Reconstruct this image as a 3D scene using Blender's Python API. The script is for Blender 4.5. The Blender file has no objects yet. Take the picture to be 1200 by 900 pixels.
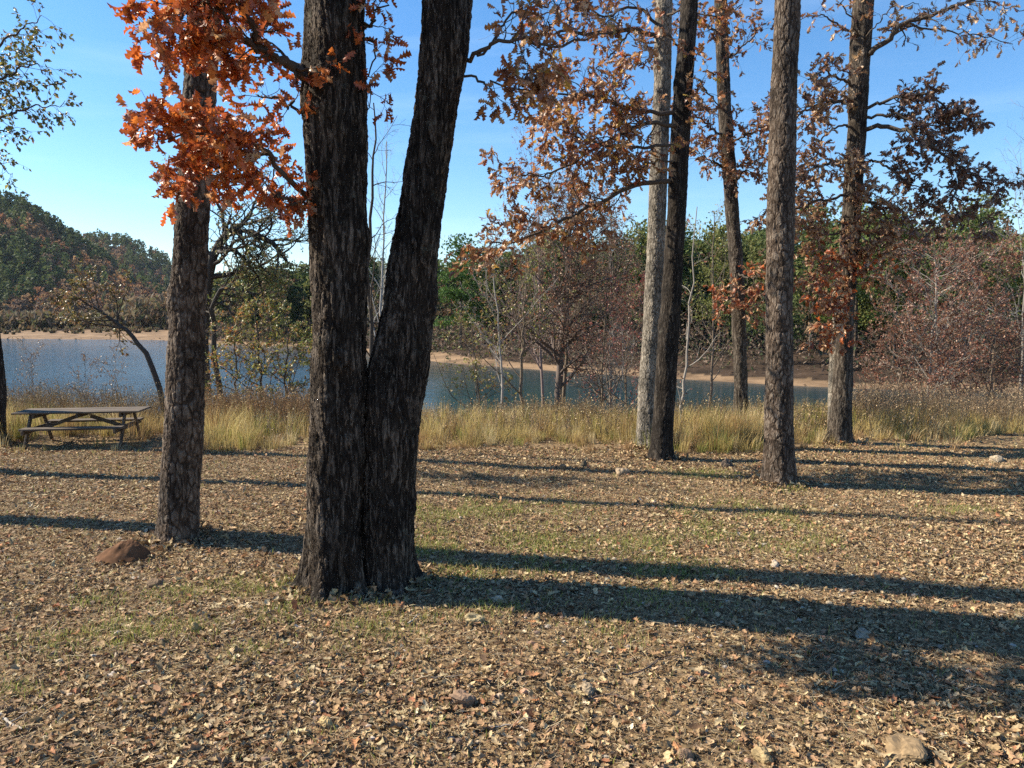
import bpy, math
import numpy as np
from mathutils import Vector

S = bpy.context.scene
COL = S.collection
R = math.radians
# ------------------------------------------------------------------ camera
CAM_H, HORIZON, FPX = 2.5, 370.0, 870.0            # metres, reference pixels
PITCH = math.atan((450 - HORIZON) / FPX)
cd = bpy.data.cameras.new('camera')
cd.sensor_width = 36.0
cd.lens = FPX / 1200 * 36
cd.clip_start, cd.clip_end = 0.05, 6000
cam = bpy.data.objects.new('camera', cd)
COL.objects.link(cam)
cam.location = (0, 0, CAM_H)
cam.rotation_euler = (math.pi / 2 - PITCH, 0, 0)
S.camera = cam
# ------------------------------------------------------------------ sky, sun, exposure
SUN_EL, SUN_ROT = 37.0, -78.0
world = bpy.data.worlds.new('World')
S.world = world
world.use_nodes = True
wt = world.node_tree
sky = wt.nodes.new('ShaderNodeTexSky')
sky.sky_type = 'NISHITA'
sky.sun_disc = False
sky.sun_elevation = R(SUN_EL)
sky.sun_rotation = R(SUN_ROT)
sky.altitude = 200
sky.air_density = 1.0
sky.dust_density = 0.15
sky.ozone_density = 3.0
hsv = wt.nodes.new('ShaderNodeHueSaturation')
hsv.inputs['Saturation'].default_value = 1.24
hsv.inputs['Value'].default_value = .98
wt.links.new(sky.outputs[0], hsv.inputs['Color'])
# thin cirrus low in the sky
tc = wt.nodes.new('ShaderNodeTexCoord')
mp = wt.nodes.new('ShaderNodeMapping')
mp.inputs['Scale'].default_value = (2.0, 2.0, 16.0)
mp.inputs['Rotation'].default_value = (0.05, -0.07, 0)
wt.links.new(tc.outputs['Generated'], mp.inputs[0])
nz = wt.nodes.new('ShaderNodeTexNoise')
nz.inputs['Scale'].default_value = 1.6
nz.inputs['Detail'].default_value = 7
wt.links.new(mp.outputs[0], nz.inputs['Vector'])
cr = wt.nodes.new('ShaderNodeValToRGB')
cr.color_ramp.elements[0].position = 0.52
cr.color_ramp.elements[1].position = 0.80
cr.color_ramp.elements[1].color = (0.16, 0.16, 0.16, 1)
wt.links.new(nz.outputs['Fac'], cr.inputs[0])
mix = wt.nodes.new('ShaderNodeMixRGB')
mix.inputs[2].default_value = (5.5, 6.6, 8.0, 1)
wt.links.new(cr.outputs[0], mix.inputs[0])
wt.links.new(hsv.outputs[0], mix.inputs[1])
bg = wt.nodes['Background']
bg.inputs[1].default_value = 0.098
wt.links.new(mix.outputs[0], bg.inputs[0])

sl = bpy.data.lights.new('sun', 'SUN')
sl.energy = 5.0
sl.angle = R(0.53)
sl.color = (1.0, 0.90, 0.72)
sun = bpy.data.objects.new('sun', sl)
COL.objects.link(sun)
sd = Vector((math.sin(R(SUN_ROT)) * math.cos(R(SUN_EL)), math.cos(R(SUN_ROT)) * math.cos(R(SUN_EL)), math.sin(R(SUN_EL))))
sun.rotation_euler = sd.to_track_quat('Z', 'Y').to_euler()
sun.location = (-30, 10, 40)
vs = S.view_settings
vs.view_transform = 'Standard'
vs.look = 'None'
vs.gamma = 1
vs.use_curve_mapping = False
vs.exposure = 1.15
S.cycles.max_bounces = 6
S.cycles.diffuse_bounces = 2
S.cycles.glossy_bounces = 2
S.cycles.transmission_bounces = 3
S.cycles.volume_bounces = 0
S.cycles.use_denoising = False

# ------------------------------------------------------------------ maths helpers
def ray(px, py):
    x, y = (px - 600) / FPX, (450 - py) / FPX
    c, s = math.cos(PITCH), math.sin(PITCH)
    return np.array([x, c + y * s, -s + y * c])

def at(px, py, Y):
    d = ray(px, py)
    return np.array([0, 0, CAM_H]) + d * (Y / d[1])

def fbm(x, y, seed=0, octaves=4, f=1.0):
    r = np.random.default_rng(seed)
    out = np.zeros_like(np.asarray(x, float))
    a = 1.0
    for o in range(octaves):
        for k in range(3):
            th, ph = r.uniform(0, math.pi), r.uniform(0, 6.28)
            g = f * r.uniform(.7, 1.4)
            ux = x * math.cos(th) + y * math.sin(th)
            uy = -x * math.sin(th) + y * math.cos(th)
            out = out + a * np.sin(ux * g + ph + 1.3 * np.sin(uy * g * .83 + ph * 2)) / 3
        a *= .5
        f *= 2.07
    return out

def sstep(a, b, v):
    t = np.clip((v - a) / (b - a), 0, 1)
    return t * t * (3 - 2 * t)

WATER_Z = -2.0
LAND = np.array([(200, 20), (70, 38), (34, 42), (25.2, 44.6), (21.5, 45.8), (17, 48.5), (13, 52), (4, 60), (-7, 72), (-17, 90), (-30, 108),
                 (-50, 122), (-66, 138), (-100, 146), (-150, 158), (-230, 170), (-240, 205), (-120, 226), (-70, 240), (-62, 300), (-60, 420), (-40, 1500), (900, 1500), (900, 20)], float)

def poly_sd(x, y, poly):
    """signed distance to a polygon, positive inside"""
    x, y = np.asarray(x, float), np.asarray(y, float)
    d = np.full(x.shape, 1e9)
    inside = np.zeros(x.shape, bool)
    n = len(poly)
    for i in range(n):
        ax, ay = poly[i]
        bx, by = poly[(i + 1) % n]
        ex, ey = bx - ax, by - ay
        t = np.clip(((x - ax) * ex + (y - ay) * ey) / (ex * ex + ey * ey), 0, 1)
        d = np.minimum(d, np.hypot(x - ax - t * ex, y - ay - t * ey))
        c = ((ay > y) != (by > y)) & (x < (bx - ax) * (y - ay) / ((by - ay) if by != ay else 1e-9) + ax)
        inside ^= c
    return np.where(inside, d, -d)

RIDGE1 = np.array([(-600, 250), (-200, 228), (0, 234), (40, 245), (75, 268), (100, 286), (140, 312), (180, 338), (240, 362), (1400, 375)], float)
RIDGE2 = np.array([(-600, 320), (0, 300), (70, 284), (105, 277), (150, 281), (185, 296), (212, 311), (250, 328), (285, 320), (320, 324), (360, 330), (500, 345), (1400, 360)], float)

def land_h(x, y):
    """hill terrain above the water, trees not included"""
    px = 600 + FPX * x / np.maximum(y, 1)
    h = np.full(np.shape(x), -4.0)
    for rd, y0, y1, shore in ((RIDGE1, 350, 520, 330), (RIDGE2, 560, 760, 540)):
        top = CAM_H + (HORIZON - np.interp(px, rd[:, 0], rd[:, 1])) / FPX * y1 - 9
        k = sstep(shore, y1, y)
        hh = -3.5 + (top + 3.5) * k
        hh = np.where(y > y1, top - (y - y1) * .05, hh)
        hh = np.where(y < shore, -4, hh)
        h = np.maximum(h, np.where(x < 60, hh, -4))
    return h

def edge_y(x):
    return 16.0 + .5 * np.sin(x * .35) + .3 * np.sin(x * .9 + 1)

def gz(x, y):
    x, y = np.asarray(x, float), np.asarray(y, float)
    near = .030 * fbm(x, y, 3, 3, .55) + .012 * fbm(x, y, 4, 3, 3.0)
    near = near + .06 * np.exp(-((x + 4.0) ** 2 / 9 + (y - 9.0) ** 2 / 1.2))
    d = y - edge_y(x)
    fall = np.where(d > 0, -.165 * d * sstep(-.5, 3, d + .5), 0)
    near = near + np.maximum(fall, -3.6) + np.where(d > 22, -1, 0)
    sdl = poly_sd(x, y, LAND)
    spit = (x < -64) & (y < 235)
    up = np.where(spit, np.minimum(sdl * .05, .5 + .02 * sdl), np.minimum(sdl * .10, 1.1) + np.maximum(sdl - 12, 0) * .075)
    up = up + np.where((~spit) & (sdl > 3), .25 * fbm(x, y, 9, 3, .12), 0)
    far = np.where(sdl > 0, WATER_Z + np.minimum(up, 15), np.maximum(WATER_Z + sdl * .12, -4))
    far = np.maximum(far, land_h(x, y))
    w = sstep(36, 37, y - 0 * x)
    return np.where(far > WATER_Z - .9, np.maximum(near, far), near * (1 - w) + np.maximum(near, far) * w)

def gp(px, py):
    """the point of the ground seen at a reference pixel"""
    d = ray(px, py)
    t = (CAM_H) / -d[2]
    for _ in range(8):
        z = float(gz(d[0] * t, d[1] * t))
        t = (CAM_H - z) / -d[2]
    return np.array([d[0] * t, d[1] * t, z])

def norm(v):
    return v / np.maximum(np.linalg.norm(v, axis=-1, keepdims=True), 1e-9)

# ------------------------------------------------------------------ mesh helpers
class MB:
    def __init__(self):
        self.v, self.f, self.c, self.n = [], [], [], 0
    def add(self, V, F, C=None):
        """V (n,3); F: array (m,3|4) or list of them; C (n,3) colour"""
        V = np.asarray(V, float).reshape(-1, 3)
        for f in (F if isinstance(F, list) else [F]):
            self.f.append(np.asarray(f, np.int64) + self.n)
        self.v.append(V)
        self.c.append(np.ones((len(V), 3)) if C is None else np.broadcast_to(C, (len(V), 3)))
        self.n += len(V)
    def mesh(self, name, mat, smooth=True, origin=(0, 0, 0)):
        me = bpy.data.meshes.new(name)
        V = np.concatenate(self.v) - np.asarray(origin)
        me.vertices.add(len(V))
        me.vertices.foreach_set('co', V.astype(np.float32).ravel())
        fl, st, tot, s = [], [], [], 0
        for f in self.f:
            if not len(f):
                continue
            k = f.shape[1]
            fl.append(f.ravel())
            st.append(s + np.arange(len(f)) * k)
            tot.append(np.full(len(f), k))
            s += f.size
        fl, st, tot = map(np.concatenate, (fl, st, tot))
        me.loops.add(len(fl))
        me.loops.foreach_set('vertex_index', fl.astype(np.int32))
        me.polygons.add(len(st))
        me.polygons.foreach_set('loop_start', st.astype(np.int32))
        me.polygons.foreach_set('loop_total', tot.astype(np.int32))
        me.polygons.foreach_set('use_smooth', np.full(len(st), smooth))
        me.update(calc_edges=True)
        C = np.concatenate(self.c)
        a = me.color_attributes.new('tint', 'FLOAT_COLOR', 'POINT')
        a.data.foreach_set('color', np.c_[C, np.ones(len(C))].astype(np.float32).ravel())
        me.materials.append(mat)
        return me
    def build(self, name, mat, parent=None, smooth=True, origin=None):
        o_ = (0, 0, 0)
        if parent is not None:
            o_ = tuple(parent['_w'])
        elif origin is not None:
            o_ = origin
        ob = bpy.data.objects.new(name, self.mesh(name, mat, smooth, o_))
        COL.objects.link(ob)
        if parent is not None:
            ob.parent = parent
        else:
            ob.location = o_
        return ob

def thing(name, label, cat, loc, group=None):
    o = bpy.data.objects.new(name, None)
    o.empty_display_size = .2
    COL.objects.link(o)
    o.location = tuple(float(a) for a in loc)
    o['_w'] = [float(a) for a in loc]
    o['label'], o['category'] = label, cat
    if group:
        o['group'] = group
    return o

def tag(o, label=None, cat=None, group=None, kind=None):
    for k, v in (('label', label), ('category', cat), ('group', group), ('kind', kind)):
        if v:
            o[k] = v
    return o

def catmull(P, n):
    P = np.asarray(P, float)
    m = len(P)
    if m == 2:
        t = np.linspace(0, 1, n)[:, None]
        return P[0] * (1 - t) + P[1] * t
    Q = np.vstack([2 * P[0] - P[1], P, 2 * P[-1] - P[-2]])
    u = np.linspace(0, m - 1, n)
    i = np.minimum(u.astype(int), m - 2)
    t = (u - i)[:, None]
    a, b, c, d = Q[i], Q[i + 1], Q[i + 2], Q[i + 3]
    return .5 * (2 * b + (c - a) * t + (2 * a - 5 * b + 4 * c - d) * t ** 2 + (3 * b - a - 3 * c + d) * t ** 3)

def tubes(mb, PL, RAD, sides=4, C=None):
    """many polylines at once: PL (M,n,3), RAD (M,n)"""
    M, n, _ = PL.shape
    if M == 0:
        return
    T = np.empty_like(PL)
    T[:, 1:-1] = PL[:, 2:] - PL[:, :-2]
    T[:, 0] = PL[:, 1] - PL[:, 0]
    T[:, -1] = PL[:, -1] - PL[:, -2]
    T = norm(T)
    ref = np.where(np.abs(norm(PL[:, -1] - PL[:, 0])[:, 2:3]) < .8, np.array([[0, 0, 1.]]), np.array([[1., 0, 0]]))[:, None, :]
    A = norm(np.cross(T, np.broadcast_to(ref, T.shape)))
    B = np.cross(T, A)
    th = np.arange(sides) * 2 * math.pi / sides
    V = PL[:, :, None] + RAD[:, :, None, None] * (A[:, :, None] * np.cos(th)[None, None, :, None] + B[:, :, None] * np.sin(th)[None, None, :, None])
    base = (np.arange(M) * n * sides)[:, None, None]
    i = (np.arange(n - 1) * sides)[None, :, None]
    k = np.arange(sides)[None, None, :]
    k2 = (k + 1) % sides
    F = np.stack([base + i + k, base + i + k2, base + i + sides + k2, base + i + sides + k], -1).reshape(-1, 4)
    if C is not None:
        C = np.repeat(np.broadcast_to(C, (M, 3)), n * sides, 0)
    mb.add(V.reshape(-1, 3), F, C)

def spawn(rng, PL, RAD, k, t0, t1, ang, L, n, up=0., wob=.12, rr=.5, rtip=.25, flat=0., absL=False):
    """k children on each polyline"""
    M, m, _ = PL.shape
    t = (np.arange(k)[None, :] + rng.random((M, k))) / k
    t = (t0 + (t1 - t0) * t).reshape(-1)
    par = np.repeat(np.arange(M), k)
    u = t * (m - 1)
    i = np.minimum(u.astype(int), m - 2)
    w = (u - i)[:, None]
    P = PL[par, i] * (1 - w) + PL[par, i + 1] * w
    T = norm(PL[par, i + 1] - PL[par, i])
    r0 = RAD[par, i] * (1 - w[:, 0]) + RAD[par, i + 1] * w[:, 0]
    rnd = rng.normal(size=T.shape)
    rnd[:, 2] *= (1 - flat)
    Q = norm(rnd - (rnd * T).sum(-1, keepdims=True) * T)
    a = (ang * rng.uniform(.7, 1.25, len(T)))[:, None]
    D = np.cos(a) * T + np.sin(a) * Q
    plen = np.linalg.norm(np.diff(PL, axis=1), axis=-1).sum(1)[par]
    ln = (L if absL else L * plen * (1.15 - .65 * t)) * rng.uniform(.6, 1.25, len(T))
    out = np.empty((len(T), n, 3))
    out[:, 0] = P
    for j in range(1, n):
        D = norm(D + rng.normal(size=D.shape) * wob + np.array([0, 0, up]))
        out[:, j] = out[:, j - 1] + D * (ln / (n - 1))[:, None]
    ra = (r0 * rr)[:, None] * np.linspace(1, rtip, n)[None, :]
    return out, ra

def place(mb, TV, TF, P, D, N, Sc, C):
    """copies of a leaf template: TV x side, y along, z normal"""
    D = norm(D)
    X = norm(np.cross(D, N))
    Z = np.cross(X, D)
    if TV.ndim == 2:
        TV = np.broadcast_to(TV, (len(P),) + TV.shape)
    V = P[:, None] + Sc[:, None, None] * (TV[..., 0:1] * X[:, None] + TV[..., 1:2] * D[:, None] + TV[..., 2:3] * Z[:, None])
    m, n = len(P), TV.shape[1]
    F = [(f[None] + (np.arange(m) * n)[:, None, None]).reshape(-1, f.shape[1]) for f in TF]
    mb.add(V.reshape(-1, 3), F, np.repeat(C, n, 0))

def leaf_template(widths, fold=.35, curl=.25, twist=0., ylist=None):
    n = len(widths)
    t = np.linspace(0, 1, n) if ylist is None else np.asarray(ylist)
    w = np.asarray(widths)
    L = np.stack([-w, t, fold * w + curl * (t - .5) ** 2], 1)
    M = np.stack([0 * w, t * .98 + .01, curl * (t - .5) ** 2], 1)
    Rr = np.stack([w, t, fold * w + curl * (t - .5) ** 2 + twist * w * t], 1)
    V = np.concatenate([L, M, Rr])
    i = np.arange(n - 1)
    F = np.concatenate([np.stack([i, n + i, n + i + 1, i + 1], 1), np.stack([n + i, 2 * n + i, 2 * n + i + 1, n + i + 1], 1)])
    return V, [F]

OAK = [leaf_template([.01, .08, .19, .08, .28, .10, .31, .12, .20, .02], f, c, tw, [0, .12, .22, .33, .46, .54, .70, .78, .9, 1])
       for f, c, tw in ((.3, .5, .2), (.8, -.5, .5), (-.5, .8, -.4))]
LEAF5 = [leaf_template([.02, .26, .2, .32, .03], f, c, tw) for f, c, tw in ((.5, .6, .3), (1.1, -.6, .6), (-.6, .9, -.5), (.2, .2, .1))]
LEAF3 = [leaf_template([.03, .30, .04], f, c, .3) for f, c in ((.4, .5), (-.5, .6))]

def colours(rng, n, pal, w=None, jit=.18):
    pal = np.asarray(pal, float)
    w = None if w is None else np.asarray(w, float) / np.sum(w)
    c = pal[rng.choice(len(pal), n, p=w)]
    return np.clip(c * rng.uniform(1 - jit, 1 + jit, (n, 1)) * rng.uniform(1 - .045, 1 + .045, (n, 3)), 0, 1)

def scatter_leaves(mb, rng, P, D, N, size, templ, C):
    pick = rng.integers(0, len(templ), len(P))
    for k, (TV, TF) in enumerate(templ):
        m = pick == k
        if m.any():
            place(mb, TV, TF, P[m], D[m], N[m], size[m], C[m])

# ------------------------------------------------------------------ materials
def mat_new(name):
    m = bpy.data.materials.new(name)
    m.use_nodes = True
    nt = m.node_tree
    b = nt.nodes['Principled BSDF']
    return m, nt, b

def node(nt, t, **kw):
    n = nt.nodes.new(t)
    for k, v in kw.items():
        if k in n.inputs.keys():
            n.inputs[k].default_value = v
        else:
            setattr(n, k, v)
    return n

def ramp(nt, stops):
    n = nt.nodes.new('ShaderNodeValToRGB')
    e = n.color_ramp.elements
    while len(e) > 1:
        e.remove(e[-1])
    e[0].position, e[0].color = stops[0][0], (*stops[0][1], 1)
    for p, c in stops[1:]:
        x = e.new(p)
        x.color = (*c, 1)
    return n

def m_tint(name, rough=.7, trans=0., spec=.3, noise=0.):
    m, nt, b = mat_new(name)
    a = node(nt, 'ShaderNodeAttribute', attribute_name='tint')
    src = a.outputs['Color']
    if noise:
        g = node(nt, 'ShaderNodeNewGeometry')
        n = node(nt, 'ShaderNodeTexNoise', Scale=noise, Detail=3.)
        nt.links.new(g.outputs['Position'], n.inputs['Vector'])
        mr = node(nt, 'ShaderNodeMapRange')
        mr.inputs[1].default_value, mr.inputs[2].default_value = .3, .7
        mr.inputs[3].default_value, mr.inputs[4].default_value = .65, 1.3
        nt.links.new(n.outputs['Fac'], mr.inputs[0])
        mx = node(nt, 'ShaderNodeVectorMath', operation='SCALE')
        nt.links.new(src, mx.inputs[0])
        nt.links.new(mr.outputs[0], mx.inputs['Scale'])
        src = mx.outputs[0]
    nt.links.new(src, b.inputs['Base Color'])
    b.inputs['Roughness'].default_value = rough
    b.inputs['Specular IOR Level'].default_value = spec
    if trans:
        tr = node(nt, 'ShaderNodeBsdfTranslucent')
        nt.links.new(src, tr.inputs['Color'])
        ms = node(nt, 'ShaderNodeMixShader')
        ms.inputs[0].default_value = trans
        nt.links.new(b.outputs[0], ms.inputs[1])
        nt.links.new(tr.outputs[0], ms.inputs[2])
        nt.links.new(ms.outputs[0], nt.nodes['Material Output'].inputs['Surface'])
    return m

M_LEAF = m_tint('dry_leaf', .42, .36, .5, 60.)
M_LITTER = m_tint('fallen_leaf', .75, .12, .2, 70.)
M_GRASSM = m_tint('grass_blade', .6, .35, .2)
M_TWIG = m_tint('twig', .8, 0, .2)
M_FAR = m_tint('far_foliage', .7, .32, .2)
M_STONE = m_tint('stone', .85, 0, .2, 25.)

def m_bark(name, dark, mid, light, scale=26., stretch=.2, disp=.016, moss=.25, plate=False):
    m, nt, b = mat_new(name)
    tcn = node(nt, 'ShaderNodeTexCoord')
    mpn = node(nt, 'ShaderNodeMapping')
    mpn.inputs['Scale'].default_value = (1, 1, stretch)
    nt.links.new(tcn.outputs['Object'], mpn.inputs[0])
    nn = node(nt, 'ShaderNodeTexNoise', Scale=9., Detail=4.)
    nt.links.new(mpn.outputs[0], nn.inputs['Vector'])
    add = node(nt, 'ShaderNodeVectorMath', operation='MULTIPLY_ADD')
    add.inputs[1].default_value = (.09, .09, .09)
    nt.links.new(nn.outputs['Color'], add.inputs[0])
    nt.links.new(mpn.outputs[0], add.inputs[2])
    v = node(nt, 'ShaderNodeTexVoronoi', Scale=scale, feature='DISTANCE_TO_EDGE')
    nt.links.new(add.outputs[0], v.inputs['Vector'])
    v2 = node(nt, 'ShaderNodeTexVoronoi', Scale=scale * 2.3, feature='DISTANCE_TO_EDGE')
    nt.links.new(add.outputs[0], v2.inputs['Vector'])
    fine = node(nt, 'ShaderNodeTexNoise', Scale=scale * 3.2, Detail=6., Roughness=.65)
    nt.links.new(mpn.outputs[0], fine.inputs['Vector'])
    c1 = node(nt, 'ShaderNodeMapRange', interpolation_type='SMOOTHSTEP')
    c1.inputs[2].default_value = .28 if not plate else .16
    nt.links.new(v.outputs['Distance'], c1.inputs[0])
    c2 = node(nt, 'ShaderNodeMapRange', interpolation_type='SMOOTHSTEP')
    c2.inputs[2].default_value = .22
    nt.links.new(v2.outputs['Distance'], c2.inputs[0])
    def mth(op, a, bb=None, c=None):
        q = node(nt, 'ShaderNodeMath', operation=op)
        for i_, s_ in enumerate((a, bb, c)):
            if s_ is None:
                continue
            if isinstance(s_, (int, float)):
                q.inputs[i_].default_value = s_
            else:
                nt.links.new(s_, q.inputs[i_])
        return q.outputs[0]
    # long irregular furrows: two ridged noises stretched up the stem, broken by the cell pattern
    def ridged(scale_, det):
        q = node(nt, 'ShaderNodeTexNoise', Scale=scale_, Detail=det, Roughness=.55)
        nt.links.new(add.outputs[0], q.inputs['Vector'])
        a_ = mth('ABSOLUTE', mth('MULTIPLY_ADD', q.outputs['Fac'], 2., -1.), None)
        q2 = node(nt, 'ShaderNodeMapRange', interpolation_type='SMOOTHSTEP')
        q2.inputs[2].default_value = .20
        nt.links.new(a_, q2.inputs[0])
        return q2.outputs[0]
    wv = .62 if plate else .22
    hv = mth('MULTIPLY_ADD', c2.outputs[0], .3 * wv, mth('MULTIPLY', c1.outputs[0], .7 * wv))
    hr = mth('MULTIPLY_ADD', ridged(scale * .62, 5.), .62 * (1 - wv), mth('MULTIPLY', ridged(scale * 1.5, 4.), .38 * (1 - wv)))
    h = mth('ADD', hv, hr)
    h2 = mth('MULTIPLY_ADD', fine.outputs['Fac'], .6, h)
    cr_ = ramp(nt, [(.22, dark), (.62, mid), (1.05 if False else 1.0, light)])
    hs = mth('MULTIPLY', h2, .74)
    nt.links.new(hs, cr_.inputs[0])
    big = node(nt, 'ShaderNodeTexNoise', Scale=2.2, Detail=5.)
    nt.links.new(tcn.outputs['Object'], big.inputs['Vector'])
    br = ramp(nt, [(.35, (.55, .55, .55)), (.65, (1.3, 1.26, 1.2))])
    nt.links.new(big.outputs['Fac'], br.inputs[0])
    mm = node(nt, 'ShaderNodeMixRGB', blend_type='MULTIPLY')
    mm.inputs[0].default_value = 1
    nt.links.new(cr_.outputs[0], mm.inputs[1])
    nt.links.new(br.outputs[0], mm.inputs[2])
    lic = node(nt, 'ShaderNodeTexNoise', Scale=7., Detail=6., Roughness=.7)
    nt.links.new(tcn.outputs['Object'], lic.inputs['Vector'])
    lr = ramp(nt, [(.60, (0, 0, 0)), (.70, (moss, moss, moss))])
    nt.links.new(lic.outputs['Fac'], lr.inputs[0])
    m2 = node(nt, 'ShaderNodeMixRGB')
    m2.inputs[2].default_value = (.24, .25, .20, 1)
    nt.links.new(lr.outputs[0], m2.inputs[0])
    nt.links.new(mm.outputs[0], m2.inputs[1])
    nt.links.new(m2.outputs[0], b.inputs['Base Color'])
    b.inputs['Roughness'].default_value = .9
    b.inputs['Specular IOR Level'].default_value = .15
    dn = node(nt, 'ShaderNodeDisplacement', Midlevel=.6, Scale=disp)
    nt.links.new(h2, dn.inputs['Height'])
    nt.links.new(dn.outputs[0], nt.nodes['Material Output'].inputs['Displacement'])
    m.displacement_method = 'BOTH'
    return m

BARK_OAK = m_bark('oak_bark', (.007, .005, .004), (.040, .031, .025), (.17, .14, .115), 24., .19, .026)
BARK_OAK2 = m_bark('slim_oak_bark', (.010, .007, .006), (.070, .056, .045), (.20, .17, .14), 30., .17, .014)
BARK_PINE = m_bark('scaly_bark', (.010, .007, .005), (.085, .062, .048), (.21, .175, .145), 15., .36, .020, .18, True)
BARK_PALE = m_bark('pale_bark', (.03, .026, .022), (.17, .15, .125), (.38, .34, .29), 22., .30, .014, .3, True)
BARK_DARK = m_bark('dark_bark', (.008, .006, .005), (.030, .024, .020), (.09, .075, .062), 24., .2, .012, .2)

# ground: litter / sand / forest floor, driven by a zone attribute (r litter, g sand, b floor)
M_GROUND, nt, b = mat_new('ground')
za = node(nt, 'ShaderNodeAttribute', attribute_name='tint')
sp = node(nt, 'ShaderNodeSeparateColor')
nt.links.new(za.outputs['Color'], sp.inputs[0])
g = node(nt, 'ShaderNodeNewGeometry')
n1 = node(nt, 'ShaderNodeTexNoise', Scale=14., Detail=8., Roughness=.7)
n2 = node(nt, 'ShaderNodeTexNoise', Scale=.9, Detail=5.)
n3 = node(nt, 'ShaderNodeTexVoronoi', Scale=26.)
n4 = node(nt, 'ShaderNodeTexNoise', Scale=.35, Detail=6., Roughness=.65)
for q in (n1, n2, n3, n4):
    nt.links.new(g.outputs['Position'], q.inputs['Vector'])
r1 = ramp(nt, [(.34, (.05, .032, .019)), (.5, (.21, .148, .085)), (.66, (.40, .305, .18))])
nt.links.new(n1.outputs['Fac'], r1.inputs[0])
r2 = ramp(nt, [(.35, (.75, .72, .68)), (.65, (1.15, 1.1, 1.05))])
nt.links.new(n2.outputs['Fac'], r2.inputs[0])
mx1 = node(nt, 'ShaderNodeMixRGB', blend_type='MULTIPLY')
mx1.inputs[0].default_value = 1
nt.links.new(r1.outputs[0], mx1.inputs[1])
nt.links.new(r2.outputs[0], mx1.inputs[2])
rs = ramp(nt, [(.35, (.14, .092, .056)), (.65, (.30, .20, .12))])
nt.links.new(n4.outputs['Fac'], rs.inputs[0])
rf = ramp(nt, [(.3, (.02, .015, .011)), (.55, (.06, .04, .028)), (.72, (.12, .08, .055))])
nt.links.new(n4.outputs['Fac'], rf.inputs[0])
ma = node(nt, 'ShaderNodeMixRGB')
nt.links.new(sp.outputs[1], ma.inputs[0])
nt.links.new(mx1.outputs[0], ma.inputs[1])
nt.links.new(rs.outputs[0], ma.inputs[2])
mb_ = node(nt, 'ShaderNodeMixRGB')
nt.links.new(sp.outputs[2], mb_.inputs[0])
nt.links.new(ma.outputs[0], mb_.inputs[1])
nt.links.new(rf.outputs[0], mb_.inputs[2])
nt.links.new(mb_.outputs[0], b.inputs['Base Color'])
b.inputs['Roughness'].default_value = .95
b.inputs['Specular IOR Level'].default_value = .1
bm1 = node(nt, 'ShaderNodeBump', Strength=.9, Distance=.03)
nt.links.new(n1.outputs['Fac'], bm1.inputs['Height'])
nt.links.new(bm1.outputs[0], b.inputs['Normal'])

M_WATER, nt, b = mat_new('lake_water')
b.inputs['Base Color'].default_value = (.018, .048, .062, 1)
b.inputs['Roughness'].default_value = .06
b.inputs['IOR'].default_value = 1.33
g = node(nt, 'ShaderNodeNewGeometry')
mpn = node(nt, 'ShaderNodeMapping')
mpn.inputs['Scale'].default_value = (.55, 1.0, 1)
mpn.inputs['Rotation'].default_value = (0, 0, .3)
nt.links.new(g.outputs['Position'], mpn.inputs[0])
w1 = node(nt, 'ShaderNodeTexNoise', Scale=1.7, Detail=6., Roughness=.6)
w2 = node(nt, 'ShaderNodeTexNoise', Scale=.028, Detail=3.)
nt.links.new(mpn.outputs[0], w1.inputs['Vector'])
nt.links.new(mpn.outputs[0], w2.inputs['Vector'])
wr = node(nt, 'ShaderNodeMapRange')
wr.inputs[1].default_value, wr.inputs[2].default_value = .35, .65
wr.inputs[3].default_value, wr.inputs[4].default_value = .5, 1.4
nt.links.new(w2.outputs['Fac'], wr.inputs[0])
bw = node(nt, 'ShaderNodeBump', Distance=.30)
sx_ = node(nt, 'ShaderNodeSeparateXYZ')
nt.links.new(g.outputs['Position'], sx_.inputs[0])
cm = node(nt, 'ShaderNodeMapRange', interpolation_type='SMOOTHSTEP')   # the open water ripples, the sheltered arm on the right is calm
cm.inputs[1].default_value, cm.inputs[2].default_value = 2., -28.
cm.inputs[3].default_value, cm.inputs[4].default_value = .06, .62
nt.links.new(sx_.outputs[0], cm.inputs[0])
ml_ = node(nt, 'ShaderNodeMath', operation='MULTIPLY')
nt.links.new(wr.outputs[0], ml_.inputs[0])
nt.links.new(cm.outputs[0], ml_.inputs[1])
nt.links.new(ml_.outputs[0], bw.inputs['Strength'])
nt.links.new(w1.outputs['Fac'], bw.inputs['Height'])
nt.links.new(bw.outputs[0], b.inputs['Normal'])

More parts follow.
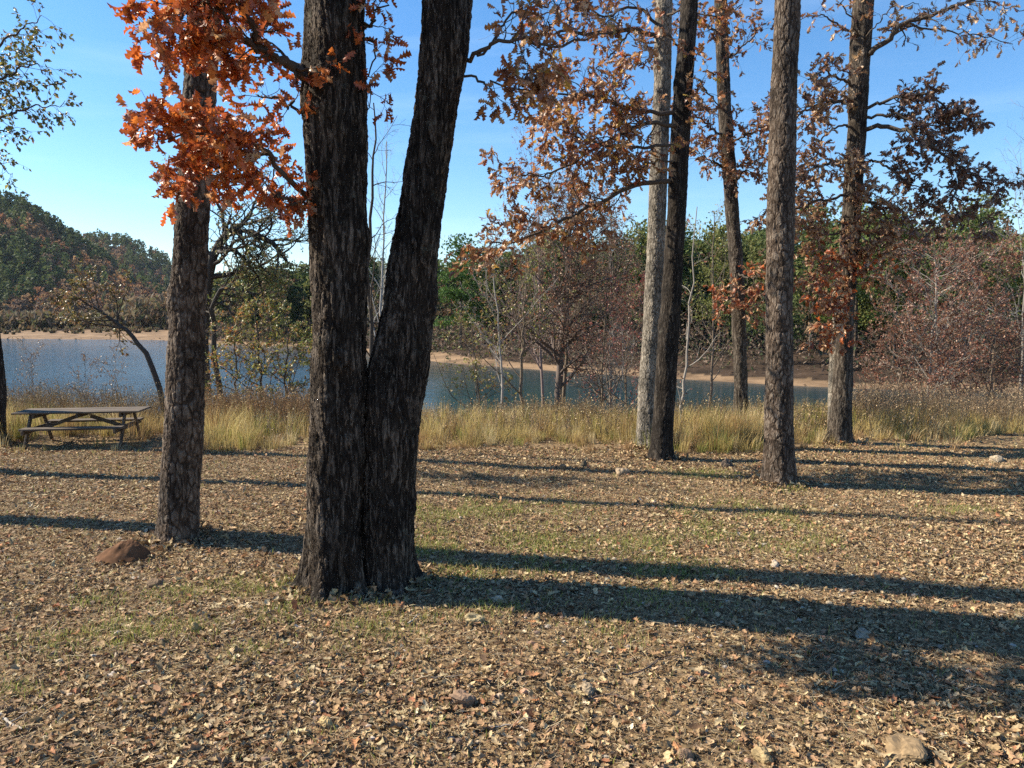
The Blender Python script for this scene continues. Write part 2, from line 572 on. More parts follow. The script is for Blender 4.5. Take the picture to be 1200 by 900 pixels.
# ------------------------------------------------------------------ the ground sheet and the lake
def ground():
    front = np.linspace(-58, 58, 900)
    back = np.linspace(58, 302, 62)[1:-1]
    az = np.radians(np.r_[front, back])
    rr = np.r_[.01, np.geomspace(1.2, 1320, 640)]
    cy = -3.0
    A, Q = np.meshgrid(az, rr)
    X, Y = Q * np.sin(A), cy + Q * np.cos(A)
    Z = gz(X, Y)
    Z = np.where(Y < 3, Z * sstep(-30, 3, Y), Z)
    n, m = X.shape
    i, j = np.meshgrid(np.arange(n - 1), np.arange(m), indexing='ij')
    j2 = (j + 1) % m
    F = np.stack([i * m + j, (i + 1) * m + j, (i + 1) * m + j2, i * m + j2], -1).reshape(-1, 4)
    sdl = poly_sd(X, Y, LAND)
    hill = land_h(X, Y) > WATER_Z
    sand = ((sdl > -4) & (sdl < 3.4 + 1.5 * fbm(X, Y, 2, 2, .15)) & (Y > 36)).astype(float)
    sand = np.maximum(sand, ((X < -64) & (sdl > 0) & (Y < 215)) * 1.)
    sand = np.maximum(sand, ((Y < 36) & (Z < -1.2) & (Z > -2.4)) * .7)
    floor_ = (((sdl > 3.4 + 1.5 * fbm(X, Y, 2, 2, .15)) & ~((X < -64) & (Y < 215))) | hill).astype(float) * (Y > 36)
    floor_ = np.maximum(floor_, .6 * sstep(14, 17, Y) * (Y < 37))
    # a worn pale patch of bare earth at the left
    sand = np.maximum(sand, .8 * np.exp(-((X + 7.3) ** 2 / .5 + (Y - 10.3) ** 2 / .15)))
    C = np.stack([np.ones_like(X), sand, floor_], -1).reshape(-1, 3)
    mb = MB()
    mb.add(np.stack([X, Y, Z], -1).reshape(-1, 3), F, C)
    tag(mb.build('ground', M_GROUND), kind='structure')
ground()
mb = MB()
mb.add([(-1300, 22, WATER_Z), (1300, 22, WATER_Z), (1300, 1300, WATER_Z), (-1300, 1300, WATER_Z)], np.array([[0, 1, 2, 3]]))
tag(mb.build('lake_water', M_WATER), kind='structure')

# ------------------------------------------------------------------ trunks
def trunk(spec, Y, mat, parent, dense_top, seg=.012, top_ext=5.0, flare=.45, lobes=5, seed=0, lean=0., bumps=.03, name='trunk', bury=.12, knots=3):
    """spec: (px, py, width_px) from base up, at depth Y (+ lean metres of depth per metre of height)"""
    rng = np.random.default_rng(seed)
    P, Rr = [], []
    for px, py, w in spec:
        y = Y
        for _ in range(3):
            p = at(px, py, y)
            y = Y + lean * p[2]
        P.append(at(px, py, y))
        Rr.append(w / 2 / FPX * y)
    P = np.array(P)
    Rr = np.array(Rr)
    P[0, 2] = float(gz(P[0, 0], P[0, 1]))
    base = P[0].copy()
    d = P[-1] - P[-2]
    d /= np.linalg.norm(d)
    d = norm(d + np.array([0, 0, .5]))
    P = np.vstack([P, P[-1] + d * top_ext * .5, P[-1] + d * top_ext + np.array([.15, 0, 0])])
    Rr = np.r_[Rr, Rr[-1] * .85, Rr[-1] * .55]
    L = np.linalg.norm(np.diff(P, axis=0), axis=1).sum()
    K = catmull(np.c_[P, Rr], 400)
    zc = K[:, 2]
    zz = [base[2] - bury]
    while zz[-1] < zc[-1] - .02:
        zz.append(zz[-1] + (seg * 1.15 if zz[-1] < dense_top else .12))
    zz = np.array(zz)
    order = np.argsort(zc)
    if Y < 16 and base[2] > -.5:
        TRUNKS.append((base, Rr[0]))
    cx, cy, cr_ = [np.interp(zz, zc[order], K[order, k]) for k in (0, 1, 3)]
    rmax = cr_[len(cr_) // 8]
    ns = max(24, int(2 * math.pi * rmax / seg))
    th = np.linspace(0, 2 * math.pi, ns, endpoint=False)
    TH, ZZ = np.meshgrid(th, zz)
    hb = np.maximum(ZZ - base[2], 0)
    ph = rng.uniform(0, 6.28, 4)
    lob = .5 + .5 * np.cos(lobes * TH + ph[0] + .8 * np.sin(TH + ph[1]))
    RR = cr_[:, None] * (.95 + flare * 1.5 * np.exp(-hb / (.42 * rmax + .05)) * (.2 + 1.0 * lob ** 2.2) + .05 * np.exp(-hb / .5) * (lob - .5) * 2)
    RR = RR * (1 + bumps * np.sin(2 * TH + ZZ * 1.7 + ph[2]) + bumps * np.sin(3 * TH - ZZ * 2.6 + ph[3]) + bumps * .8 * np.sin(5 * TH + ZZ * 4.1 + ph[0]) + bumps * .7 * np.sin(ZZ * 7 + 2 * TH))
    for _ in range(knots):
        kz, kt, kr = base[2] + rng.uniform(.5, max(dense_top - .5, 1)), rng.uniform(0, 6.28), rng.uniform(.05, .12)
        dth = np.angle(np.exp(1j * (TH - kt))) * rmax
        dd = (dth ** 2 + ((ZZ - kz) * .75) ** 2) / kr ** 2
        RR = RR + rmax * rng.uniform(.10, .22) * np.exp(-dd) * (1 - .6 * np.exp(-dd * 7))
    V = np.stack([cx[:, None] + RR * np.cos(TH), cy[:, None] + RR * np.sin(TH), ZZ], -1)
    n, m = ZZ.shape
    i, j = np.meshgrid(np.arange(n - 1), np.arange(m), indexing='ij')
    F = np.stack([i * m + j, i * m + (j + 1) % m, (i + 1) * m + (j + 1) % m, (i + 1) * m + j], -1).reshape(-1, 4)
    mb = MB()
    mb.add(V.reshape(-1, 3), F)
    mb.add([(cx[-1], cy[-1], zz[-1] + .05)] + [tuple(V[-1, k]) for k in range(m)], np.array([[0, 1 + k, 1 + (k + 1) % m] for k in range(m)]))
    o = mb.build(name, mat, parent)
    return K

def limb_pts(guide, n=26, wob=.03, rng=None):
    """guide: (px, py, Y)"""
    P = catmull([at(*q) for q in guide], n)
    if rng is not None:
        q = rng.normal(size=P.shape) * wob
        q[0] = 0
        P = P + (q + np.roll(q, 1, 0) * .5)
    return P

def leaves_on(mb, rng, PL, per, size, templ, pal, w=None, droop=.5, t0=.35, spread=.6, jit=.2):
    M, n, _ = PL.shape
    t = t0 + (1 - t0) * rng.random(M * per) ** .7
    par = np.repeat(np.arange(M), per)
    u = t * (n - 1)
    i = np.minimum(u.astype(int), n - 2)
    ww = (u - i)[:, None]
    P = PL[par, i] * (1 - ww) + PL[par, i + 1] * ww
    T = norm(PL[par, i + 1] - PL[par, i])
    D = norm(T * .6 + rng.normal(size=T.shape) * spread + np.array([0, 0, -droop]))
    N = norm(rng.normal(size=T.shape) + np.array([0, 0, .6]))
    sz = size * rng.uniform(.65, 1.25, len(P))
    scatter_leaves(mb, rng, P, D, N, sz, templ, colours(rng, len(P), pal, w, jit))

TWIGC = (.075, .058, .045)
def leafy_limb(root, crown, rng, guide, r0, r1, k1, L1, k2=4, L2=.35, per=5, size=.12, templ=OAK, pal=None, w=None, mat=BARK_DARK, t0=.2, t1=1., ang=.95, up=.0, droop=.5, wob=.02, flat=.2, absol=True, n=26, twig_mat=None, name='limb'):
    P = limb_pts(guide, n, wob, rng)[None]
    ra = np.linspace(r0, r1, n)[None]
    mb = MB()
    tubes(mb, P, ra, 8, TWIGC)
    A, rA = spawn(rng, P, ra, k1, t0, t1, ang, L1, 6, up, .22, .42, .3, flat, True)
    rA = np.clip(rA, .003, .02)
    tubes(mb, A, rA, 4, TWIGC)
    B, rB = spawn(rng, A, rA, k2, .25, 1., .8, L2, 4, up, .2, .55, .4, flat, True)
    rB = np.clip(rB, .0018, .006)
    tubes(mb, B, rB, 3, TWIGC)
    mb.build(name, M_TWIG, root)
    if crown is not None and per:
        leaves_on(crown, rng, B, per, size, templ, pal, w, droop)
        leaves_on(crown, rng, A, max(1, per - 2), size, templ, pal, w, droop, .6)

ORANGE = [(.62, .19, .04), (.50, .13, .035), (.38, .10, .035), (.24, .07, .03), (.58, .32, .16), (.34, .17, .09)]
OW = [4, 4, 3, 2.2, .9, 1.]
BROWN = [(.40, .19, .075), (.31, .135, .06), (.52, .31, .16), (.20, .085, .045), (.44, .27, .06), (.42, .12, .045)]  # the pale tan tone paints in the reflections of glossy leaves
BW = [3, 3, 2.8, 2.4, .7, .5]
DULL = [(.42, .26, .14), (.31, .17, .09), (.54, .37, .23), (.18, .09, .055), (.32, .15, .08)]
DW = [3, 3, 2, 2, 1.4]

# ---- double-trunk oak
TRUNKS = []
Y2 = gp(392, 688)[1]
rng = np.random.default_rng(21)
oak = thing('oak_tree', 'big oak with two thick dark trunks joined at the base', 'tree', gp(420, 680))
trunk([(393, 690, 68), (393, 600, 66), (395, 500, 66), (397, 400, 64), (398, 300, 65), (394, 200, 67), (391, 130, 74), (391, 90, 71), (393, 0, 68)], Y2, BARK_OAK, oak, 5.9, .0075, seed=1, flare=.35)
trunk([(450, 668, 66), (453, 600, 66), (458, 520, 69), (464, 450, 71), (472, 400, 65), (479, 350, 57), (485, 300, 55), (500, 200, 50), (515, 100, 52), (523, 0, 57)], Y2 + .16, BARK_OAK, oak, 5.9, .0075, seed=5, flare=.30, lobes=4)
cb = MB()
Yn = Y2
leafy_limb(oak, cb, rng, [(372, 108, Yn), (345, 80, Yn - .2), (312, 62, Yn - .35), (290, 20, Yn - .5), (270, -30, Yn - .6)], .055, .02, 13, .32, 4, .24, 4, .118, pal=ORANGE, w=OW)
leafy_limb(oak, cb, rng, [(345, 80, Yn - .2), (300, 52, Yn - .45), (255, 28, Yn - .6), (220, 22, Yn - .8), (192, 42, Yn - .8)], .022, .006, 17, .28, 4, .20, 5, .118, pal=ORANGE, w=OW)
leafy_limb(oak, cb, rng, [(300, 60, Yn - .45), (262, 20, Yn - .7), (235, -5, Yn - .9), (210, -20, Yn - 1)], .018, .006, 16, .33, 4, .22, 5, .12, pal=ORANGE, w=OW)
leafy_limb(oak, cb, rng, [(372, 242, Yn), (350, 215, Yn - .15), (315, 180, Yn - .35), (272, 160, Yn - .5), (228, 152, Yn - .6), (196, 162, Yn - .7)], .03, .006, 22, .29, 4, .20, 5, .115, pal=ORANGE, w=OW, t0=.3)
leafy_limb(oak, cb, rng, [(315, 180, Yn - .3), (270, 190, Yn - .4), (235, 203, Yn - .5), (212, 214, Yn - .5)], .015, .005, 13, .26, 4, .17, 5, .11, pal=ORANGE, w=OW, t0=.1)
leafy_limb(oak, cb, rng, [(370, 245, Yn), (345, 235, Yn - .15), (325, 225, Yn - .2), (312, 240, Yn - .2)], .02, .005, 10, .28, 3, .18, 4, .12, pal=ORANGE[1:], w=OW[1:], t0=.3)
leafy_limb(oak, cb, rng, [(355, 130, Yn), (330, 118, Yn - .2), (300, 112, Yn - .3)], .015, .005, 6, .25, 3, .16, 3, .11, pal=ORANGE, w=OW, t0=.1)
leafy_limb(oak, cb, rng, [(418, 30, Yn + .2), (432, 28, Yn), (440, 12, Yn), (452, -10, Yn)], .02, .004, 8, .24, 3, .16, 3, .11, pal=ORANGE[1:], w=OW[1:], t0=.2)
leafy_limb(oak, cb, rng, [(418, 40, Yn + .2), (440, 52, Yn + .1), (436, 90, Yn), (430, 140, Yn)], .012, .003, 8, .22, 3, .16, 3, .11, pal=ORANGE[1:], w=OW[1:], t0=.3)
# right side of the second trunk
leafy_limb(oak, cb, rng, [(540, 78, Yn + .3), (565, 60, Yn), (600, 50, Yn - .1), (650, 52, Yn), (700, 40, Yn + .4), (745, 36, Yn + .6)], .022, .005, 14, .36, 3, .2, 3, .11, pal=BROWN, w=BW, t0=.25)
leafy_limb(oak, cb, rng, [(560, 62, Yn), (600, 20, Yn), (640, 5, Yn), (670, -20, Yn)], .012, .004, 9, .34, 3, .2, 3, .11, pal=BROWN, w=BW, t0=.2)
leafy_limb(oak, cb, rng, [(545, 92, Yn + .2), (575, 98, Yn), (615, 108, Yn), (655, 112, Yn + .2)], .012, .004, 11, .24, 3, .16, 4, .10, pal=BROWN, w=BW, t0=.2)
leafy_limb(oak, cb, rng, [(600, 50, Yn), (620, 75, Yn - .3), (618, 95, Yn - .4)], .006, .003, 5, .16, 3, .12, 4, .12, pal=BROWN, w=BW, t0=.4)
cb.build('crown', M_LEAF, oak)

# ---- slim straight trunk left of it
g1 = gp(209, 631)
t1 = thing('pine_tree', 'slim straight pine behind the orange leaves, standing beside the dirt mound', 'tree', g1)
trunk([(209, 632, 47), (212, 560, 45), (215, 500, 44), (219, 400, 41), (223, 300, 39), (226, 240, 37), (235, 100, 35), (240, 0, 35)], g1[1], BARK_PINE, t1, 6.0, .010, seed=3, flare=.16, lobes=4, bumps=.02)

# ---- middle pair
g4, g5 = gp(757, 523), gp(775, 539)
rng = np.random.default_rng(44)
t4 = thing('oak_tree', 'pale barked slim oak touching a darker trunk on its right', 'tree', g4)
trunk([(757, 523, 24), (760, 450, 23), (763, 400, 22), (768, 300, 21), (772, 200, 20), (776, 100, 20), (778, 0, 19)], g4[1], BARK_PALE, t4, 8.6, .016, seed=4, flare=.2, bumps=.02)
t5 = thing('oak_tree', 'dark trunked oak with long leafy limbs reaching left over the red shrub tree', 'tree', g5)
trunk([(775, 540, 27), (779, 470, 25), (783, 400, 24), (790, 300, 23), (795, 200, 22), (801, 100, 21), (808, 0, 20)], g5[1], BARK_DARK, t5, 8.4, .014, seed=7, flare=.35, bumps=.03)
cb = MB()
Y5 = g5[1]
kw = dict(pal=BROWN, w=BW, size=.13, per=5)
leafy_limb(t5, cb, rng, [(795, 212, Y5), (745, 218, Y5 - .3), (700, 240, Y5 - .5), (650, 262, Y5 - .6), (600, 285, Y5 - .6), (572, 282, Y5 - .6)], .045, .008, 34, .55, 4, .34, t0=.25, **kw)
leafy_limb(t5, cb, rng, [(796, 150, Y5), (760, 145, Y5 - .4), (725, 155, Y5 - .6), (680, 185, Y5 - .8), (640, 205, Y5 - .8), (612, 205, Y5 - .8)], .04, .008, 36, .6, 4, .35, t0=.15, **kw)
leafy_limb(t5, cb, rng, [(797, 135, Y5), (750, 128, Y5 - .3), (700, 115, Y5 - .5), (655, 110, Y5 - .5), (640, 118, Y5 - .5)], .04, .008, 30, .55, 4, .32, t0=.15, **kw)
leafy_limb(t5, cb, rng, [(796, 170, Y5), (740, 172, Y5 - .5), (690, 165, Y5 - .8), (650, 150, Y5 - .9)], .03, .008, 22, .5, 4, .3, t0=.15, **kw)
leafy_limb(t4, None, rng, [(776, 45, g4[1]), (740, 35, g4[1] - .3), (690, 40, g4[1] - .6), (640, 38, g4[1] - .8), (600, 40, g4[1] - 1)], .05, .012, 5, .7, 2, .4, 0)
c4 = MB()
leafy_limb(t4, c4, rng, [(776, 30, g4[1]), (740, 8, g4[1] - .3), (710, 20, g4[1] - .6), (670, 10, g4[1] - .8), (625, 20, g4[1] - 1)], .03, .008, 22, .55, 3, .35, **kw)
leafy_limb(t4, c4, rng, [(740, 35, g4[1]), (720, 60, g4[1] - .3), (700, 80, g4[1] - .6), (720, 95, g4[1] - .8)], .02, .008, 10, .45, 3, .3, **{**kw, 'per': 4})
leafy_limb(t4, c4, rng, [(778, 20, g4[1]), (800, 10, g4[1] - .6), (840, 20, g4[1] - .8), (870, 5, g4[1] - .8)], .02, .008, 12, .5, 3, .3, **kw)
c4.build('crown', M_LEAF, t4)
leafy_limb(t5, cb, rng, [(800, 100, Y5), (815, 90, Y5 - .2), (830, 110, Y5 - .3), (845, 130, Y5 - .3)], .02, .008, 9, .4, 3, .3, **{**kw, 'per': 4})
leafy_limb(t5, cb, rng, [(802, 60, Y5), (780, 40, Y5 - .4), (770, 60, Y5 - .4), (750, 75, Y5 - .4)], .02, .008, 10, .45, 3, .3, **{**kw, 'per': 4})
leafy_limb(t5, cb, rng, [(795, 190, Y5), (770, 190, Y5 - .4), (745, 200, Y5 - .4)], .02, .008, 8, .4, 3, .3, **kw)
leafy_limb(t5, cb, rng, [(700, 245, Y5 - .5), (690, 265, Y5 - .6), (660, 280, Y5 - .6)], .012, .006, 7, .35, 3, .25, **kw)
cb.build('crown', M_LEAF, t5)

# ---- trunk in the grass, right of the pair
Y6 = 16.6
rng = np.random.default_rng(66)
b6 = at(867, 500, Y6)
b6[2] = float(gz(b6[0], b6[1]))
t6 = thing('oak_tree', 'leaning slim oak rooted in the tall grass with rust leaf clusters', 'tree', b6)
trunk([(867, 505, 17), (868, 450, 16), (866, 380, 16), (862, 300, 16), (856, 220, 16), (850, 140, 15), (846, 50, 15), (845, 0, 14)], Y6, BARK_OAK2, t6, 9.6, .018, seed=9, flare=.2)
cb = MB()
kw = dict(pal=BROWN[:4] + DULL[:2], w=[2, 3, 1, 3, 2, 2], size=.13, per=5)
leafy_limb(t6, cb, rng, [(852, 165, Y6), (835, 150, Y6 - .4), (815, 135, Y6 - .6), (800, 120, Y6 - .6)], .03, .008, 15, .6, 4, .35, **kw)
leafy_limb(t6, cb, rng, [(853, 170, Y6), (872, 160, Y6 - .3), (890, 150, Y6 - .4), (905, 135, Y6 - .5)], .03, .008, 16, .6, 4, .35, **kw)
leafy_limb(t6, cb, rng, [(855, 200, Y6), (835, 190, Y6 - .3), (815, 175, Y6 - .4)], .03, .008, 13, .55, 4, .35, **kw)
leafy_limb(t6, cb, rng, [(857, 215, Y6), (873, 200, Y6 - .3), (886, 185, Y6 - .4)], .03, .008, 13, .5, 4, .35, **kw)
leafy_limb(t6, cb, rng, [(849, 70, Y6), (870, 55, Y6 - .3), (895, 30, Y6 - .4)], .03, .008, 12, .6, 3, .35, **{**kw, 'per': 4})
leafy_limb(t6, cb, rng, [(847, 40, Y6), (820, 25, Y6 - .4), (795, 5, Y6 - .6)], .03, .008, 13, .6, 3, .35, **kw)
leafy_limb(t6, cb, rng, [(862, 320, Y6), (880, 325, Y6 - .6), (893, 318, Y6 - 1)], .025, .008, 12, .45, 3, .3, **{**kw, 'per': 4, 'pal': ORANGE[1:] + DULL[:2], 'w': [1, 2, 2, 1, 1, 2, 2]})
leafy_limb(t6, cb, rng, [(864, 345, Y6), (850, 352, Y6 - .6), (836, 358, Y6 - .9)], .025, .008, 10, .35, 3, .25, **{**kw, 'per': 4, 'pal': ORANGE[1:] + DULL[:2], 'w': [1, 2, 2, 1, 1, 2, 2]})
leafy_limb(t6, cb, rng, [(864, 350, Y6), (880, 360, Y6 - .5), (893, 355, Y6 - .6)], .02, .008, 8, .35, 3, .25, **{**kw, 'per': 3, 'pal': ORANGE[1:] + DULL[:2], 'w': [1, 2, 2, 1, 1, 2, 2]})
cb.build('crown', M_LEAF, t6)

# ---- straight scaly pine
g7 = gp(913, 567)
t7 = thing('pine_tree', 'straight scaly pine trunk with a bare stem and no leaves', 'tree', g7)
trunk([(913, 568, 36), (913, 500, 33), (913, 400, 31), (914, 300, 31), (916, 200, 30), (919, 100, 29), (923, 0, 28)], g7[1], BARK_PINE, t7, 7.6, .012, seed=12, flare=.18, lobes=4, bumps=.02)

# ---- right oak with the long drooping branches
g8 = gp(984, 519)
Y8 = g8[1]
rng = np.random.default_rng(88)
t8 = thing('oak_tree', 'oak with drooping brown leaf branches against the sky above the reddish shrubs', 'tree', g8)
trunk([(984, 520, 24), (986, 470, 24), (989, 400, 21), (994, 300, 20), (1000, 220, 21), (1004, 150, 21), (1008, 60, 22), (1012, 0, 22)], Y8, BARK_OAK2, t8, 8.8, .014, seed=15, flare=.35, bumps=.035)
trunk([(976, 516, 12), (977, 470, 12), (978, 420, 11), (984, 330, 8), (988, 310, 6)], Y8 + .1, BARK_PALE, t8, 3.2, .02, seed=16, flare=.2, top_ext=1.2)
cb = MB()
kw = dict(pal=DULL, w=DW, size=.125, per=5)
kb = {**kw, 'per': 2}
D8 = [(.18, .10, .065), (.26, .15, .10), (.11, .06, .045), (.42, .30, .20)]  # last, palest tone stands in for highlights on the drooping leaves
kd = {**kw, 'pal': D8, 'w': [3, 3, 2, .7]}
leafy_limb(t8, cb, rng, [(1007, 72, Y8), (1035, 52, Y8 - .3), (1060, 28, Y8 - .5), (1100, 14, Y8 - .7), (1150, -5, Y8 - .9)], .06, .02, 14, .5, 3, .35, t0=.3, **kb)
leafy_limb(t8, cb, rng, [(1060, 28, Y8 - .5), (1100, 35, Y8 - .6), (1140, 38, Y8 - .8), (1185, 50, Y8 - .9)], .02, .006, 12, .4, 3, .3, t0=.3, **kb)
leafy_limb(t8, cb, rng, [(1100, 14, Y8 - .7), (1150, 0, Y8 - .9), (1200, 10, Y8 - .9)], .015, .006, 6, .4, 3, .25, **kb)
leafy_limb(t8, cb, rng, [(1003, 148, Y8), (1035, 148, Y8 - .4), (1070, 158, Y8 - .8), (1105, 180, Y8 - 1), (1140, 205, Y8 - 1), (1182, 215, Y8 - 1)], .05, .008, 30, .32, 4, .22, t0=.3, **kd)
leafy_limb(t8, cb, rng, [(1125, 195, Y8 - 1), (1120, 225, Y8 - 1.1), (1105, 255, Y8 - 1.1), (1088, 266, Y8 - 1.1)], .02, .006, 12, .34, 3, .24, t0=.3, **kd)
leafy_limb(t8, cb, rng, [(1120, 225, Y8 - 1.1), (1135, 245, Y8 - 1.2), (1150, 266, Y8 - 1.2)], .012, .005, 8, .26, 3, .2, t0=.3, **kd)
leafy_limb(t8, cb, rng, [(1005, 128, Y8), (1040, 118, Y8 - .3), (1075, 110, Y8 - .5), (1110, 125, Y8 - .6), (1138, 140, Y8 - .7)], .035, .008, 24, .34, 4, .22, t0=.2, **kd)
leafy_limb(t8, cb, rng, [(1004, 138, Y8), (1050, 135, Y8 - .4), (1085, 145, Y8 - .6), (1115, 155, Y8 - .6)], .03, .008, 14, .28, 4, .22, t0=.3, **kd)
leafy_limb(t8, cb, rng, [(1001, 188, Y8), (1030, 190, Y8 - .3), (1055, 208, Y8 - .5), (1085, 220, Y8 - .6)], .03, .008, 14, .30, 4, .22, t0=.25, **kd)
leafy_limb(t8, cb, rng, [(1004, 125, Y8), (975, 118, Y8 - .3), (945, 130, Y8 - .5), (925, 140, Y8 - .6)], .04, .008, 19, .44, 4, .27, t0=.15, **kw)
leafy_limb(t8, cb, rng, [(1005, 100, Y8), (985, 92, Y8 - .3), (965, 85, Y8 - .5), (945, 95, Y8 - .6)], .03, .008, 15, .38, 4, .26, t0=.1, **kw)
leafy_limb(t8, cb, rng, [(1001, 152, Y8), (985, 146, Y8 - .2), (965, 160, Y8 - .3), (957, 175, Y8 - .3)], .025, .008, 4, .3, 3, .25, t0=.5, **kb)
leafy_limb(t8, cb, rng, [(1000, 190, Y8), (975, 190, Y8 - .3), (950, 200, Y8 - .5), (930, 212, Y8 - .7)], .03, .008, 22, .4, 4, .3, t0=.15, **kw)
leafy_limb(t8, cb, rng, [(998, 230, Y8), (970, 232, Y8 - .3), (945, 240, Y8 - .5), (920, 250, Y8 - .7), (895, 245, Y8 - .7)], .03, .008, 20, .38, 4, .26, t0=.1, **kw)
leafy_limb(t8, cb, rng, [(998, 235, Y8), (1025, 240, Y8 - .3), (1045, 255, Y8 - .4), (1060, 262, Y8 - .5)], .03, .008, 15, .38, 4, .26, t0=.1, **kw)
leafy_limb(t8, cb, rng, [(997, 262, Y8), (1020, 275, Y8 - .3), (1036, 288, Y8 - .3)], .025, .008, 14, .4, 4, .25, t0=.1, **kw)
leafy_limb(t8, cb, rng, [(996, 270, Y8), (970, 275, Y8 - .3), (940, 285, Y8 - .5)], .025, .008, 12, .36, 4, .25, t0=.1, **kw)
leafy_limb(t8, cb, rng, [(996, 210, Y8), (1010, 215, Y8 - .4), (1030, 225, Y8 - .5)], .025, .008, 10, .3, 3, .25, t0=.1, **kw)
RUST = dict(kw, pal=ORANGE[1:] + DULL[:3], w=[1.5, 2, 2, 1, 1, 2, 2, 1.5])
leafy_limb(t8, cb, rng, [(994, 310, Y8), (975, 312, Y8 - .4), (950, 318, Y8 - .6)], .025, .008, 20, .38, 3, .3, t0=.1, **RUST)
leafy_limb(t8, cb, rng, [(992, 345, Y8), (978, 350, Y8 - .4), (960, 352, Y8 - .5)], .02, .008, 15, .32, 3, .26, t0=.1, **RUST)
leafy_limb(t8, cb, rng, [(990, 375, Y8), (976, 385, Y8 - .4), (963, 400, Y8 - .5)], .02, .008, 13, .3, 3, .24, t0=.1, **RUST)
leafy_limb(t8, cb, rng, [(995, 320, Y8), (1015, 318, Y8 - .3), (1035, 312, Y8 - .3)], .02, .006, 10, .3, 3, .24, t0=.2, **RUST)
leafy_limb(t8, cb, rng, [(1009, 45, Y8), (990, 35, Y8 - .2), (965, 18, Y8 - .3), (938, 22, Y8 - .3)], .025, .006, 8, .3, 2, .25, t0=.1, **kb)
leafy_limb(t8, cb, rng, [(1009, 50, Y8), (1000, 25, Y8 - .3), (985, 5, Y8 - .3), (1000, -15, Y8 - .3)], .02, .006, 5, .35, 2, .25, t0=.1, **{**kb, 'per': 4})
leafy_limb(t8, cb, rng, [(1006, 58, Y8), (1025, 30, Y8 - .3), (1045, 10, Y8 - .3), (1075, 5, Y8 - .3)], .015, .006, 8, .35, 2, .25, t0=.1, **{**kb, 'per': 4})
cb.build('crown', M_LEAF, t8)

# ---- far left edge tree and its overhanging branches
g0 = gp(-8, 521)
rng = np.random.default_rng(5)
t0_ = thing('oak_tree', 'dark leaning trunk cut by the frame beside the picnic table', 'tree', g0)
trunk([(-6, 522, 24), (-7, 460, 24), (-10, 400, 20), (-18, 300, 20), (-30, 200, 19), (-50, 60, 18), (-60, 0, 18)], g0[1], BARK_DARK, t0_, 5.0, .02, seed=31, flare=.35)
cb = MB()
OLIVE = [(.16, .16, .05), (.30, .26, .07), (.10, .12, .05), (.40, .28, .12), (.20, .12, .06)]
ko = dict(pal=OLIVE, w=[3, 2, 2, 1, 1.5], size=.08, per=6, templ=LEAF3)
Y0 = g0[1] - 1.5
leafy_limb(t0_, cb, rng, [(-45, 100, g0[1]), (-15, 75, Y0), (10, 45, Y0), (35, 28, Y0), (52, 18, Y0)], .03, .004, 14, .42, 3, .3, **ko)
leafy_limb(t0_, cb, rng, [(-40, 140, g0[1]), (-10, 100, Y0), (15, 85, Y0), (40, 75, Y0), (50, 80, Y0)], .03, .004, 18, .42, 3, .3, **ko)
leafy_limb(t0_, cb, rng, [(-35, 170, g0[1]), (0, 140, Y0), (25, 130, Y0), (50, 124, Y0), (78, 122, Y0)], .03, .004, 14, .3, 3, .22, **{**ko, 'per': 4})
leafy_limb(t0_, cb, rng, [(-35, 160, g0[1]), (-15, 115, Y0), (5, 105, Y0), (15, 115, Y0)], .03, .004, 16, .4, 3, .3, **ko)
leafy_limb(t0_, cb, rng, [(-30, 210, g0[1]), (-10, 190, Y0), (5, 195, Y0), (16, 208, Y0)], .02, .003, 9, .25, 3, .2, **{**ko, 'per': 3})
leafy_limb(t0_, cb, rng, [(-30, 190, g0[1]), (-10, 155, Y0), (10, 155, Y0), (22, 148, Y0)], .02, .003, 9, .3, 3, .2, **{**ko, 'per': 4})
cb.build('crown', M_LEAF, t0_)

# ---- trees just outside the frame at the left whose shadows cross the clearing
for i, (px, py, w, h, lab) in enumerate([(-95, 606, 38, 9, 'thick shadow casting trunk left of the slim pine outside the view'),
                                     (-90, 549, 24, 8, 'narrow trunk behind the thick one outside the view on the left')]):
    gg = gp(px, py)
    tt = thing('oak_tree', lab, 'tree', gg)
    trunk([(px, py, w), (px + 3, py - 150, w * .9), (px - 4, py - 300, w * .8)], gg[1], BARK_DARK, tt, 1.0, .03, seed=50 + i, top_ext=h)

# ------------------------------------------------------------------ far bank woods
def ico():
    t = (1 + 5 ** .5) / 2
    return norm(np.array([(-1, t, 0), (1, t, 0), (-1, -t, 0), (1, -t, 0), (0, -1, t), (0, 1, t), (0, -1, -t), (0, 1, -t), (t, 0, -1), (t, 0, 1), (-t, 0, -1), (-t, 0, 1)], float))

def tufts(mb, rng, P, size, C, elong=1.0, up=.3):
    """small bent leaf sprays: two triangles each"""
    n = len(P)
    D = norm(rng.normal(size=(n, 3)) + np.array([0, 0, up]))
    N = norm(rng.normal(size=(n, 3)))
    X = norm(np.cross(D, N))
    s = (np.asarray(size) * rng.uniform(.6, 1.3, n))[:, None]
    V = np.stack([P - D * s * .5 * elong, P + X * s * .42, P + D * s * .5 * elong, P - X * s * .42 + np.cross(X, D) * s * .3], 1).reshape(-1, 3)
    b = (np.arange(n) * 4)[:, None]
    mb.add(V, np.concatenate([b + np.array([0, 1, 2]), b + np.array([0, 2, 3])]), np.repeat(C, 4, 0))

